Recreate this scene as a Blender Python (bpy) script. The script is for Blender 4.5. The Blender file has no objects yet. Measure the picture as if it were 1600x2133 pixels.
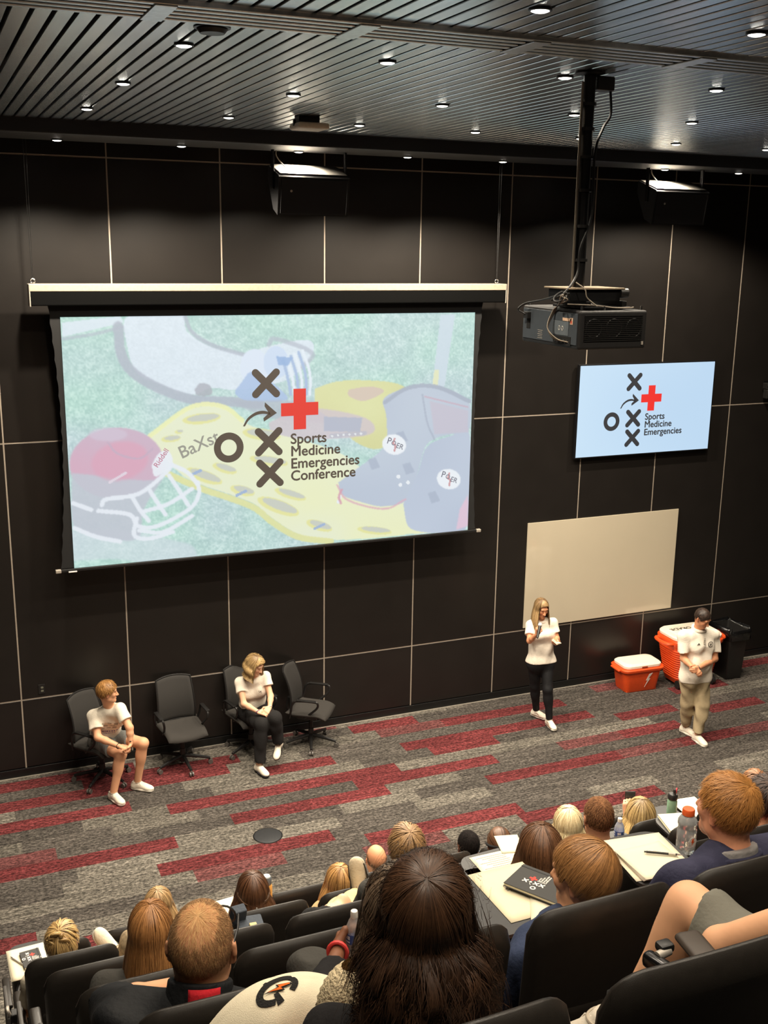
import bpy, bmesh, math, random
import numpy as np
from mathutils import Vector, Matrix, Euler
random.seed(7); RNG = np.random.default_rng(7)
SC = bpy.context.scene
COL = SC.collection
PI = math.pi

# ------------------------------------------------------------------ camera
CAM = np.array([-0.722, -12.130, 6.046]); FPX = 2255.64
RC = np.array([[0.92113341, -0.38897859, 0.01445353],
               [-0.08044629, -0.22657115, -0.97066673],
               [0.38084333, 0.89295082, -0.23999414]])
cd = bpy.data.cameras.new('camera'); co = bpy.data.objects.new('camera', cd); COL.objects.link(co)
M = Matrix.Identity(4)
for i in range(3):
    M[i][0] = RC[0][i]; M[i][1] = -RC[1][i]; M[i][2] = -RC[2][i]; M[i][3] = CAM[i]
co.matrix_world = M
cd.sensor_fit = 'AUTO'; cd.sensor_width = 36.0; cd.lens = FPX / 2133 * 36.0
cd.clip_start = 0.05; cd.clip_end = 100
SC.camera = co

# ------------------------------------------------------------------ world, exposure, lamps
w = bpy.data.worlds.new('world'); SC.world = w; w.use_nodes = True
w.node_tree.nodes['Background'].inputs[0].default_value = (0.75, 0.8, 0.9, 1)
w.node_tree.nodes['Background'].inputs[1].default_value = 0.01
SC.view_settings.view_transform = 'Standard'
try: SC.view_settings.look = 'None'
except Exception: pass
SC.view_settings.exposure = 0.0; SC.view_settings.gamma = 1.0
SC.view_settings.use_curve_mapping = False
WARM = (1.0, 0.875, 0.70)
CEIL = 7.05
# ceiling downlights: (x, y, ceiling height, watts)
LAMPS = []
for y, xs, z, p in ((-1.42, (0.56, 1.70, 2.87, 4.05, 5.17, 7.28, 8.34), 6.93, 500),
                    (-2.92, (0.62, 1.76, 2.92, 4.05, 5.17, 6.27, 7.4, 8.5), CEIL, 200),
                    (-4.50, (0.63, 1.80, 2.95, 4.09, 5.21, 6.35, 7.5), CEIL, 200),
                    (-6.10, (0.67, 1.83, 3.00, 4.14, 5.28), CEIL, 150),
                    (-7.70, (-0.45, 0.70, 1.87, 3.06, 4.2), CEIL, 90),
                    (-9.30, (-0.45, 0.70, 1.87, 3.06), CEIL, 80),
                    (-10.90, (-0.45, 0.70, 1.87), CEIL, 66)):
    for x in xs: LAMPS.append((x, y, z, p))

# ------------------------------------------------------------------ helpers
def at(px, py, Y):                       # point of the plane y = Y seen at a photo pixel
    d = RC[0] * ((px - 800) / FPX) + RC[1] * ((py - 1066.5) / FPX) + RC[2]
    return CAM + d * ((Y - CAM[1]) / d[1])
def atz(px, py, Z):
    d = RC[0] * ((px - 800) / FPX) + RC[1] * ((py - 1066.5) / FPX) + RC[2]
    return CAM + d * ((Z - CAM[2]) / d[2])
def lin(r, g=None, b=None):              # sRGB 0-255 -> linear
    if g is None: r, g, b = r
    f = lambda c: (c / 255 / 12.92) if c / 255 <= 0.04045 else ((c / 255 + 0.055) / 1.055) ** 2.4
    return (f(r), f(g), f(b))

MATS = {}
def mat(name, col, rough=0.6, metal=0.0, var=0.12, scale=30, bump=0.0, bscale=200, spec=0.5, emit=None, es=0,
        attr=False, coat=0.0, trans=0.0, stretch=(1, 1, 1), alpha=1.0):
    if name in MATS: return MATS[name]
    m = bpy.data.materials.new(name); m.use_nodes = True
    nt = m.node_tree; N = nt.nodes; L = nt.links; b = N['Principled BSDF']
    b.inputs['Roughness'].default_value = rough; b.inputs['Metallic'].default_value = metal
    b.inputs['Specular IOR Level'].default_value = spec
    b.inputs['Coat Weight'].default_value = coat
    b.inputs['Transmission Weight'].default_value = trans
    tc = N.new('ShaderNodeTexCoord'); mp = N.new('ShaderNodeMapping'); mp.inputs['Scale'].default_value = stretch
    L.new(tc.outputs['Object'], mp.inputs[0])
    nz = N.new('ShaderNodeTexNoise'); nz.inputs['Scale'].default_value = scale; nz.inputs['Detail'].default_value = 4
    L.new(mp.outputs[0], nz.inputs['Vector'])
    mr = N.new('ShaderNodeMapRange'); mr.inputs[1].default_value = 0.25; mr.inputs[2].default_value = 0.75
    mr.inputs[3].default_value = 1 - var; mr.inputs[4].default_value = 1 + var
    L.new(nz.outputs['Fac'], mr.inputs[0])
    mx = N.new('ShaderNodeVectorMath'); mx.operation = 'SCALE'; L.new(mr.outputs[0], mx.inputs['Scale'])
    if attr:
        at_ = N.new('ShaderNodeAttribute'); at_.attribute_name = 'Col'; L.new(at_.outputs['Color'], mx.inputs[0])
    else: mx.inputs[0].default_value = tuple(col)[:3]
    L.new(mx.outputs[0], b.inputs['Base Color'])
    if bump:
        n2 = N.new('ShaderNodeTexNoise'); n2.inputs['Scale'].default_value = bscale; n2.inputs['Detail'].default_value = 3
        L.new(mp.outputs[0], n2.inputs['Vector'])
        bp = N.new('ShaderNodeBump'); bp.inputs['Strength'].default_value = bump; bp.inputs['Distance'].default_value = 0.01
        L.new(n2.outputs['Fac'], bp.inputs['Height']); L.new(bp.outputs[0], b.inputs['Normal'])
    if emit:
        b.inputs['Emission Color'].default_value = (*emit, 1); b.inputs['Emission Strength'].default_value = es
    if alpha < 1: b.inputs['Alpha'].default_value = alpha
    MATS[name] = m; return m

def tag(o, label=None, cat=None, group=None, kind=None):
    if label: o['label'] = label
    if cat: o['category'] = cat
    if group: o['group'] = group
    if kind: o['kind'] = kind
    return o
def empty(name, loc=(0, 0, 0), rz=0, label=None, cat=None, group=None):
    o = bpy.data.objects.new(name, None); COL.objects.link(o); o.empty_display_size = 0.1
    o.location = loc; o.rotation_euler = (0, 0, rz); return tag(o, label, cat, group)
def place(o, parent=None):
    COL.objects.link(o)
    if parent is not None: o.parent = parent
    return o
def mesh_np(name, V, F, m, parent=None, smooth=True, col=None):
    V = np.asarray(V, np.float32); F = np.asarray(F, np.int32)
    me = bpy.data.meshes.new(name); k = F.shape[1]
    me.vertices.add(len(V)); me.vertices.foreach_set('co', V.ravel())
    me.loops.add(F.size); me.loops.foreach_set('vertex_index', F.ravel())
    me.polygons.add(len(F)); me.polygons.foreach_set('loop_start', np.arange(0, F.size, k, dtype=np.int32))
    me.update(calc_edges=True)
    if smooth: me.polygons.foreach_set('use_smooth', np.ones(len(F), bool))
    if col is not None:
        a = me.color_attributes.new('Col', 'FLOAT_COLOR', 'POINT')
        c = np.ones((len(V), 4), np.float32); c[:, :3] = col; a.data.foreach_set('color', c.ravel())
    me.materials.append(m)
    return place(bpy.data.objects.new(name, me), parent)

class MB:                                  # collects shapes into ONE mesh
    def __init__(s): s.bm = bmesh.new()
    def _add(s, verts, M_=None):
        if M_ is not None: bmesh.ops.transform(s.bm, matrix=M_, verts=verts)
    def box(s, c, d, rot=None, bev=0.0, seg=2):
        g = bmesh.ops.create_cube(s.bm, size=1.0); v = g['verts']
        bmesh.ops.scale(s.bm, vec=d, verts=v)
        if bev > 0:
            e = list({e for x in v for e in x.link_edges})
            r = bmesh.ops.bevel(s.bm, geom=e, offset=bev, segments=seg, affect='EDGES', profile=0.5)
            v = list({x for f in r['faces'] for x in f.verts} | {x for x in v if x.is_valid})
        M_ = Matrix.Translation(c)
        if rot is not None: M_ = M_ @ (rot if isinstance(rot, Matrix) else Euler(rot).to_matrix().to_4x4())
        s._add(v, M_); return s
    def cyl(s, a, b, r, r2=None, n=16, caps=True):
        a = Vector(a); b = Vector(b); d = b - a
        g = bmesh.ops.create_cone(s.bm, cap_ends=caps, segments=n, radius1=r, radius2=r if r2 is None else r2, depth=d.length)
        q = Vector((0, 0, 1)).rotation_difference(d.normalized()).to_matrix().to_4x4()
        s._add(g['verts'], Matrix.Translation((a + b) / 2) @ q); return s
    def ball(s, c, r, n=12):
        g = bmesh.ops.create_uvsphere(s.bm, u_segments=n * 2, v_segments=n, radius=1.0)
        r = (r, r, r) if not hasattr(r, '__len__') else r
        bmesh.ops.scale(s.bm, vec=r, verts=g['verts']); s._add(g['verts'], Matrix.Translation(c)); return s
    def tube(s, pts, r, n=8, closed=False):
        P = [Vector(p) for p in pts]; rings = []; N = len(P); up = None
        for i, p in enumerate(P):
            t = (P[(i + 1) % N] - P[i - 1]) if closed or 0 < i < N - 1 else (P[min(i + 1, N - 1)] - P[max(i - 1, 0)])
            t.normalize()
            if up is None: up = Vector((0, 0, 1)) if abs(t.z) < 0.9 else Vector((1, 0, 0))
            x = up.cross(t); x = x.normalized() if x.length > 1e-6 else Vector((1, 0, 0)); up = t.cross(x).normalized()
            rr = r[i] if hasattr(r, '__len__') else r
            rings.append([s.bm.verts.new(p + (x * math.cos(2 * PI * k / n) + up * math.sin(2 * PI * k / n)) * rr) for k in range(n)])
        for i in range(N if closed else N - 1):
            A = rings[i]; B = rings[(i + 1) % N]
            for k in range(n): s.bm.faces.new((A[k], A[(k + 1) % n], B[(k + 1) % n], B[k]))
        if not closed:
            s.bm.faces.new(rings[0][::-1]); s.bm.faces.new(rings[-1])
        return s
    def lathe(s, prof, c=(0, 0, 0), n=24, M_=None):   # prof: (r, z)
        rings = [[s.bm.verts.new((r * math.cos(2 * PI * k / n), r * math.sin(2 * PI * k / n), z)) for k in range(n)] for r, z in prof]
        for A, B in zip(rings, rings[1:]):
            for k in range(n): s.bm.faces.new((A[k], A[(k + 1) % n], B[(k + 1) % n], B[k]))
        s.bm.faces.new(rings[0][::-1]); s.bm.faces.new(rings[-1])
        s._add([v for R_ in rings for v in R_], Matrix.Translation(c) @ (M_ or Matrix.Identity(4))); return s
    def prism(s, poly, d, M_=None):          # polygon in xy extruded 0..d along z
        a = [s.bm.verts.new((x, y, 0)) for x, y in poly]; b = [s.bm.verts.new((x, y, d)) for x, y in poly]
        s.bm.faces.new(a[::-1]); s.bm.faces.new(b); n = len(a)
        for i in range(n): s.bm.faces.new((a[i], a[(i + 1) % n], b[(i + 1) % n], b[i]))
        s._add(a + b, M_); return s
    def build(s, name, m, parent=None, smooth=False, angle=35):
        bmesh.ops.recalc_face_normals(s.bm, faces=s.bm.faces)
        me = bpy.data.meshes.new(name); s.bm.to_mesh(me); s.bm.free(); me.materials.append(m)
        if smooth:
            me.polygons.foreach_set('use_smooth', np.ones(len(me.polygons), bool))
            if angle: me.set_sharp_from_angle(angle=math.radians(angle))
        return place(bpy.data.objects.new(name, me), parent)
def basis(o, x, y, z=None):
    x = Vector(x).normalized(); y = Vector(y).normalized(); z = x.cross(y) if z is None else Vector(z)
    m = Matrix.Identity(4)
    for i in range(3): m[i][0] = x[i]; m[i][1] = y[i]; m[i][2] = z[i]; m[i][3] = o[i]
    return m
FACING = lambda o: basis(o, (1, 0, 0), (0, 0, 1))          # flat shapes standing on a wall: x right, y up, z towards the audience
def text(name, s, size, m, M_, parent=None, bold=0.0, ext=0.0008, align='LEFT', line=1.0, shear=0.0):
    c = bpy.data.curves.new(name, 'FONT'); c.body = s; c.size = size; c.extrude = ext
    c.align_x = align; c.space_line = line; c.shear = shear; c.resolution_u = 4
    o = bpy.data.objects.new(name, c); COL.objects.link(o)
    bpy.context.view_layer.update()
    me = bpy.data.meshes.new_from_object(o.evaluated_get(bpy.context.evaluated_depsgraph_get()))
    bpy.data.objects.remove(o); bpy.data.curves.remove(c)
    if bold:                               # heavier strokes: the same letters laid over one another
        bm = bmesh.new(); e = bold * size
        for k, (dx, dy) in enumerate(((0, 0), (e, 0), (-e, 0), (0, e), (0, -e))):
            me.transform(Matrix.Translation((dx, dy, 1e-5 * k))); bm.from_mesh(me); me.transform(Matrix.Translation((-dx, -dy, -1e-5 * k)))
        bm.to_mesh(me); bm.free()
    me.name = name; me.materials.clear(); me.materials.append(m); me.transform(M_)
    return place(bpy.data.objects.new(name, me), parent)
def copy_tree(o, parent=None):
    c = o.copy(); COL.objects.link(c); c.parent = parent
    for ch in list(o.children): copy_tree(ch, c)
    return c
def bez(pts, n=8):                          # Catmull-Rom through points
    P = [np.array(p, float) for p in pts]; P = [2 * P[0] - P[1]] + P + [2 * P[-1] - P[-2]]; out = []
    for i in range(1, len(P) - 2):
        for k in range(n):
            t = k / n; a, b, c, d = P[i - 1:i + 3]
            out.append(0.5 * (2 * b + (c - a) * t + (2 * a - 5 * b + 4 * c - d) * t * t + (3 * b - a - 3 * c + d) * t ** 3))
    return out + [P[-2]]

BLACKP = mat('black_plastic', lin(34, 33, 32), 0.42, var=0.1)
BLACKM = mat('black_metal', lin(22, 22, 23), 0.4, 0.3)
CHROME = mat('chrome', (0.7, 0.7, 0.7), 0.22, 1.0, var=0.03)
ALU = mat('aluminium', lin(190, 182, 170), 0.45, 0.4, var=0.05)
VOID = mat('void_black', (0.004, 0.004, 0.004), 0.9)
WHITEP = mat('white_plastic', lin(238, 234, 226), 0.45, var=0.04)
PAPER = mat('paper', lin(234, 224, 196), 0.8, var=0.02, scale=12)
GLOSSB = mat('gloss_black', (0.008, 0.008, 0.009), 0.12)
# ------------------------------------------------------------------ the hall
def struct(o): o['kind'] = 'structure'; return o
X0, X1, YB = -5.0, 13.5, -16.0
# carpet: planks in rows along the wall, colours per plank
PW, PL = 0.2286, 0.914
REDS = [(-2.5, 1.45, 2.36), (-.67, -.1, .81), (-1.13, -.41, .5), (-2.04, -.1, .82), (-3.42, .13, 1.05), (-1.81, 2.38, 3.3), (-1.36, 2.7, 3.62),
        (-1.36, 1.79, 2.7), (-.9, 2.97, 3.6), (-1.585, 3.9, 4.9), (-2.73, 3.59, 4.5), (-2.04, 5.43, 6.35), (-1.13, 7.29, 8.25), (-.22, -.2, .7), (-.44, 1.0, 1.9),
        (-.67, 1.5, 2.3), (-1.13, 4.4, 5.3), (-.9, 4.9, 5.8), (-.9, 6.4, 7.3), (-.44, 5.6, 6.5), (-.22, 3.9, 4.8), (-1.6, 6.9, 7.8), (-.67, 8.8, 9.7),
        (-1.36, 8.6, 9.5), (-2.04, 7.6, 8.5), (-3.2, -1.6, -.7), (-2.96, 5.3, 6.2), (-.22, 9.9, 10.8), (-1.13, 10.2, 11.1), (-2.5, 9.0, 9.9)]
V = []; F = []; CC = []
y = 0.1286; r = 0
while y > -5.0:
    yc = y - PW / 2
    reds = [t for t in REDS if abs(t[0] - yc) < PW * 0.52]
    off = (reds[0][1] if reds else RNG.uniform(0, PL)) % PL
    x = X0 - PL + off
    while x < X1:
        xm = x + PL / 2
        isred = any(a - .2 < xm < b + .2 for _, a, b in reds)
        if isred: c = np.array(lin(106, 50, 51)) * RNG.uniform(.85, 1.1)
        else:
            t = RNG.random()
            c = np.array(lin(108, 103, 95)) * RNG.uniform(.85, 1.15) if t < .40 else np.array(lin(84, 79, 74)) * RNG.uniform(.85, 1.15)
            if t > .96: c = np.array(lin(104, 64, 63))
        n = len(V)
        ya, yb, xa, xb = min(y, 0), max(y - PW, -5.0), max(x, X0), min(x + PL, X1)
        if xb > xa and ya > yb:
            V += [(xa, yb, 0), (xb, yb, 0), (xb, ya, 0), (xa, ya, 0)]; F.append((n, n + 1, n + 2, n + 3)); CC += [c] * 4
        x += PL
    y -= PW; r += 1
cm = bpy.data.materials.new('carpet'); cm.use_nodes = True; MATS['carpet'] = cm
def carpet_nodes(m, use_attr, col=None):
    nt = m.node_tree; N = nt.nodes; L = nt.links; b = N['Principled BSDF']; b.inputs['Roughness'].default_value = 0.95
    b.inputs['Specular IOR Level'].default_value = 0.15
    tc = N.new('ShaderNodeTexCoord')
    def noise(sx, sy, det=3, rough=.6):
        mp = N.new('ShaderNodeMapping'); mp.inputs['Scale'].default_value = (sx, sy, sy); L.new(tc.outputs['Object'], mp.inputs[0])
        n = N.new('ShaderNodeTexNoise'); n.inputs['Scale'].default_value = 1; n.inputs['Detail'].default_value = det; n.inputs['Roughness'].default_value = rough
        L.new(mp.outputs[0], n.inputs['Vector']); return n.outputs['Fac']
    def rng(x, a, b_, c, d):
        q = N.new('ShaderNodeMapRange'); L.new(x, q.inputs[0])
        for i, v in enumerate((a, b_, c, d)): q.inputs[i + 1].default_value = v
        return q.outputs[0]
    def mul(a, b_):
        q = N.new('ShaderNodeMath'); q.operation = 'MULTIPLY'; L.new(a, q.inputs[0]); L.new(b_, q.inputs[1]); return q.outputs[0]
    s = mul(rng(noise(11, 75), .35, .65, .45, 1.45), rng(noise(30, 42, 3, .7), .38, .62, .40, 1.5))
    s = mul(s, rng(noise(1.2, 14), .3, .7, .70, 1.25)); s = mul(s, rng(noise(2.5, 40, 5, .7), .3, .7, .66, 1.32))
    vm = N.new('ShaderNodeVectorMath'); vm.operation = 'SCALE'; L.new(s, vm.inputs['Scale'])
    if use_attr:
        a = N.new('ShaderNodeAttribute'); a.attribute_name = 'Col'; L.new(a.outputs['Color'], vm.inputs[0])
    else: vm.inputs[0].default_value = col
    L.new(vm.outputs[0], b.inputs['Base Color'])
    n2 = noise(400, 400, 2)
    bp = N.new('ShaderNodeBump'); bp.inputs['Strength'].default_value = .4; bp.inputs['Distance'].default_value = .004
    L.new(n2, bp.inputs['Height']); L.new(bp.outputs[0], b.inputs['Normal'])
carpet_nodes(cm, True)
fl = mesh_np('floor', V, F, cm, None, False, np.array(CC)); struct(fl)
# raked tiers behind the stage floor
rk = bpy.data.materials.new('riser_carpet'); rk.use_nodes = True; carpet_nodes(rk, False, lin(70, 66, 62))
ROWY = {c: -4.7 - i for i, c in enumerate('ABCDEFGHIJK')}
ROWZ = {c: 0.61 * i + (0, .02, .02, .03, .045, .075, .10, .1, .1, .1, .1)[i] for i, c in enumerate('ABCDEFGHIJK')}
b = MB()
for i, c in enumerate('BCDEFGHIJK'):
    z = ROWZ[c]; yf = ROWY[c] + 0.45
    y2 = yf - 1.0 if c != 'K' else YB
    b.box(((X0 + X1) / 2, (yf + y2) / 2, z / 2 - .005), (X1 - X0, yf - y2, z + .01))
b.box(((X0 + X1) / 2, (-5.0 + ROWY['B'] + .45) / 2, -.02), (X1 - X0, abs(-5.0 - ROWY['B'] - .45), .04))
struct(b.build('floor_tiers', rk))

# back wall: dark laminate panels with pale reveal strips
PANEL = mat('wall_panel', lin(31, 28, 26), 0.36, var=0.10, scale=3, bump=0.03, bscale=60, spec=0.4)
PX = [(i - 3) * 1.219 for i in range(0, 15)]
ZT, ZM, ZL, ZB = 6.885, 3.909, 0.945, 0.106
b = MB(); g = .008; PXs = [X0] + [x for x in PX if X0 < x < X1] + [X1]
b.box(((X0 + X1) / 2, .06, 3.8), (X1 - X0, .08, 7.7))
ZZ = [ZB, ZL, ZM, ZT, 7.6]
for xa, xb in zip(PXs, PXs[1:]):
    for za, zb in zip(ZZ, ZZ[1:]):
        b.box(((xa + xb) / 2, .012, (za + zb) / 2), (xb - xa - 2 * g, .024, zb - za - 2 * g), bev=.002, seg=1)
struct(b.build('wall_back', PANEL))
REV = mat('reveal_strip', lin(168, 156, 142), 0.5, 0.0, var=.05)
b = MB()
for x in PX:
    if X0 < x < X1: b.box((x, .013, (ZB + 7.3) / 2), (2 * g, .020, 7.3 - ZB))
for z in (ZL, ZM, ZT): b.box(((X0 + X1) / 2, .0135, z), (X1 - X0, .020, 2 * g))
struct(b.build('trim_1', REV))
b = MB(); b.box(((X0 + X1) / 2, .004, .052), (X1 - X0, .032, .104), bev=.003)
struct(b.build('baseboard_back', mat('base_black', lin(20, 20, 20), .4)))
b = MB(); b.box(((X0 + X1) / 2, -.018, .004), (X1 - X0, .012, .008))
struct(b.build('trim_2', ALU))
DARKW = mat('dark_wall', lin(38, 36, 34), 0.8)
for nm, c, d in (('wall_left', (X0 - .05, (YB) / 2, 3.8), (.1, -YB, 7.7)), ('wall_right', (X1 + .05, YB / 2, 3.8), (.1, -YB, 7.7)), ('wall_rear', ((X0 + X1) / 2, YB - .05, 3.8), (X1 - X0, .1, 7.7))):
    struct(MB().box(c, d).build(nm, DARKW))
# ceiling: dark satin metal planks with open joints, running towards the wall
SLAT = mat('ceiling_slat', lin(218, 226, 230), 0.26, 0.96, var=0.16, scale=2.5, bump=.03, bscale=25, stretch=(4, .6, 1))
b = MB(); x = X0 + .03
while x < X1:
    for ya, yb in ((-1.975, -6.79), (-7.15, YB)): b.box((x, (ya + yb) / 2, CEIL + .008), (.0785, ya - yb, .016), bev=.003, seg=1)
    x += .0975
struct(b.build('ceiling', SLAT))
b = MB(); b.box(((X0 + X1) / 2, YB / 2, 7.62), (X1 - X0, -YB, .04)); struct(b.build('ceiling_void', VOID))
b = MB(); b.box(((X0 + X1) / 2, -1.62, 7.15), (X1 - X0, .70, .44), bev=.01)
b.tube([(X0, -1.27, 6.975), (X1, -1.27, 6.975)], .035, 12)
struct(b.build('ceiling_soffit', mat('soffit', lin(24, 24, 26), .5)))
# linear slot air diffuser across the ceiling
t = empty('slot_diffuser', (3, -6.97, CEIL), 0, 'long black linear slot diffuser running across the slatted ceiling', 'air diffuser')
DIF = mat('diffuser_metal', lin(215, 220, 222), .34, .92)
b = MB(); b.box((0, 0, .012), (17, .34, .012)); b.build('backing', VOID, t)
for k in range(5):
    MB().box((0, -.16 + k * .08, -.008), (17, .034, .03), bev=.004, seg=1).build('blade', DIF, t)
for px_ in (301, 700, 1042, 1380):
    xx = atz(px_, 0 if px_ < 200 else 14 + px_ * .087, CEIL)[0] - 3
    MB().box((xx, 0, -.026), (.10, .35, .008), bev=.002, seg=1).build('joint_plate', ALU if False else DIF, t)

# recessed downlights, each with its own lamp
RING = mat('lamp_ring', lin(40, 40, 42), .4, .3); LENS = mat('lamp_lens', (1, 1, 1), .5, emit=(1, .93, .82), es=14)
def make_light(x, y, z, p, k):
    t = empty('ceiling_downlight', (x, y, z))
    b = MB(); b.lathe([(.052, .0), (.052, -.010), (.042, -.012), (.040, -.002)], n=24); b.build('ring', RING, t, True)
    b = MB(); b.lathe([(.040, -.004), (.039, -.012), (.025, -.017), (.001, -.018)], n=24); b.build('lens', LENS, t, True)
    l = bpy.data.lights.new('lamp', 'SPOT'); l.energy = p; l.color = WARM; l.spot_size = math.radians(132 if z > 7 else 142); l.spot_blend = .8 if z > 7 else .4; l.shadow_soft_size = .06
    lo = bpy.data.objects.new('lamp', l); COL.objects.link(lo); lo.parent = t; lo.location = (0, 0, -.05)
    return t
rows_ = {-1.42: 'in the soffit row by the back wall', -2.92: 'in the ceiling row next to the soffit', -4.5: 'in the second slatted ceiling row from the soffit',
         -6.1: 'in the slatted ceiling row beside the slot diffuser', -7.7: 'in the ceiling row above the slot diffuser', -9.3: 'over the upper audience rows', -10.9: 'over the topmost audience rows'}
ordw = ('first', 'second', 'third', 'fourth', 'fifth', 'sixth', 'seventh', 'eighth')
cnt = {}
for k, (x, y, z, p) in enumerate(LAMPS):
    cnt[y] = cnt.get(y, 0) + 1
    t = make_light(x, y, z, p, k)
    tag(t, f'round recessed downlight, {ordw[cnt[y]-1]} from the left {rows_[y]}', 'ceiling light', 'recessed downlights')
# smoke detector and pale access point on the ceiling
t = empty('smoke_detector', (0.69, -6.62, CEIL), 0, 'dark round detector disc on the slatted ceiling beside the slot diffuser', 'detector')
MB().lathe([(.075, 0), (.075, -.012), (.06, -.03), (.001, -.032)]).build('housing', BLACKP, t, True)
MB().lathe([(.09, .0), (.09, -.006), (.07, -.008)]).build('base', BLACKM, t, True)
t = empty('access_point', (2.36, -3.22, CEIL), 0, 'pale rounded wireless access point hanging under the dark ceiling', 'access point')
MB().box((0, 0, -.075), (.27, .26, .05), bev=.022, seg=4).build('housing', mat('cream_plastic', lin(214, 200, 178), .5), t, True)
MB().box((-.02, 0, -.03), (.18, .12, .06), bev=.004).build('bracket', BLACKM, t)
MB().box((-.13, .0, -.05), (.02, .03, .05), bev=.004).build('clip', BLACKM, t)
# ------------------------------------------------------------------ thick curved sheets
def shell(name, fn, nu, nv, T, m, parent=None, rim=0.03, dist=None, smooth=True):
    """closed sheet: fn(u,v)->(x,y,z), u,v in 0..1; half thickness T rounded off at the rim"""
    U, W_ = np.meshgrid(np.linspace(0, 1, nu), np.linspace(0, 1, nv), indexing='ij')
    P = np.array([fn(a, c) for a, c in zip(U.ravel(), W_.ravel())]).reshape(nu, nv, 3)
    du = np.gradient(P, axis=0); dv = np.gradient(P, axis=1); n = np.cross(du, dv); n /= (np.linalg.norm(n, axis=2, keepdims=True) + 1e-12)
    su = np.linalg.norm(np.diff(P, axis=0), axis=2).sum(0).mean(); sv = np.linalg.norm(np.diff(P, axis=1), axis=2).sum(1).mean()
    d = np.minimum(np.minimum(U, 1 - U) * su, np.minimum(W_, 1 - W_) * sv)
    t = T * np.sqrt(np.clip(1 - (1 - np.clip(d / max(rim, 1e-6), 0, 1)) ** 2, 0.02, 1))[..., None]
    A = (P + n * t).reshape(-1, 3); B = (P - n * t).reshape(-1, 3); k = nu * nv
    i, j = np.meshgrid(np.arange(nu - 1), np.arange(nv - 1), indexing='ij'); a = (i * nv + j).ravel()
    q1 = np.stack([a, a + nv, a + nv + 1, a + 1], 1); q2 = np.stack([a, a + 1, a + nv + 1, a + nv], 1) + k
    bd = np.concatenate([np.arange(nv), np.arange(1, nu) * nv + nv - 1, (nu - 1) * nv + np.arange(nv - 2, -1, -1), np.arange(nu - 2, 0, -1) * nv])
    b2 = np.roll(bd, -1); q3 = np.stack([bd, b2, b2 + k, bd + k], 1)
    return mesh_np(name, np.concatenate([A, B]), np.concatenate([q1, q2, q3]), m, parent, smooth)
def emis(name, col, st, attr=False):
    m = bpy.data.materials.new(name); m.use_nodes = True; nt = m.node_tree; b = nt.nodes['Principled BSDF']
    b.inputs['Base Color'].default_value = (.02, .02, .02, 1); b.inputs['Roughness'].default_value = .6; b.inputs['Specular IOR Level'].default_value = .2
    b.inputs['Emission Strength'].default_value = st
    if attr:
        a = nt.nodes.new('ShaderNodeAttribute'); a.attribute_name = 'Col'; nt.links.new(a.outputs['Color'], b.inputs['Emission Color'])
    else: b.inputs['Emission Color'].default_value = (*col, 1)
    MATS[name] = m; return m
def bar(c, ang, L, w_, n=8):
    a = math.cos(ang), math.sin(ang); p = []
    for s in (1, -1):
        for k in range(n + 1):
            t = -PI / 2 + PI * k / n + (0 if s > 0 else PI)
            p.append((c[0] + s * a[0] * (L - w_ / 2) + math.cos(ang + t) * w_ / 2, c[1] + s * a[1] * (L - w_ / 2) + math.sin(ang + t) * w_ / 2))
    return p
def logo(M_, s, dark, red, parent, lines, txtmat=None, d=.001, with_arrow=True):
    """team mark: three X, an O, an arrow, a cross; origin at the cross centre"""
    S = M_ @ Matrix.Scale(s, 4)
    b = MB()
    for c in ((-.40, .31), (-.375, -.36), (-.365, -.725)):
        b.prism(bar(c, PI / 4, .215, .085), d, S); b.prism(bar(c, -PI / 4, .215, .085), d * 1.25, S)
    R_, r_ = .172, .092; n = 40; bmv = b.bm; c = (-.845, -.40)
    ro = [bmv.verts.new(S @ Vector((c[0] + R_ * math.cos(2 * PI * k / n), c[1] + R_ * math.sin(2 * PI * k / n), d))) for k in range(n)]
    ri = [bmv.verts.new(S @ Vector((c[0] + r_ * math.cos(2 * PI * k / n), c[1] + r_ * math.sin(2 * PI * k / n), d))) for k in range(n)]
    for k in range(n): bmv.faces.new((ro[k], ro[(k + 1) % n], ri[(k + 1) % n], ri[k]))
    pa = [(-.675, -.165), (-.62, -.075), (-.53, -.015), (-.44, -.0), (-.36, -.02)]
    pb = [(-.35, -.05), (-.44, -.035), (-.525, -.05), (-.605, -.10), (-.655, -.17)]
    b.prism(bez([(x, y) for x, y in pa], 5) + bez(pb, 5), d, S)
    b.prism([(-.415, .095), (-.275, -.032), (-.43, -.125), (-.435, -.085), (-.37, -.03), (-.42, .05)], d, S)
    b.build('logo_mark', dark, parent)
    a, h, t = .225, .235, .075
    MB().prism([(-a, -t), (-t, -t), (-t, -h), (t, -h), (t, -t), (a, -t), (a, t), (t, t), (t, h), (-t, h), (-t, t), (-a, t)], d, S).build('logo_cross', red, parent)
    y = -.40
    for ln in lines:
        text('lettering', ln, .170, txtmat or dark, S @ Matrix.Translation((-.115, y, 0)), parent, bold=.020, ext=d)
        y -= .145
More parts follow.
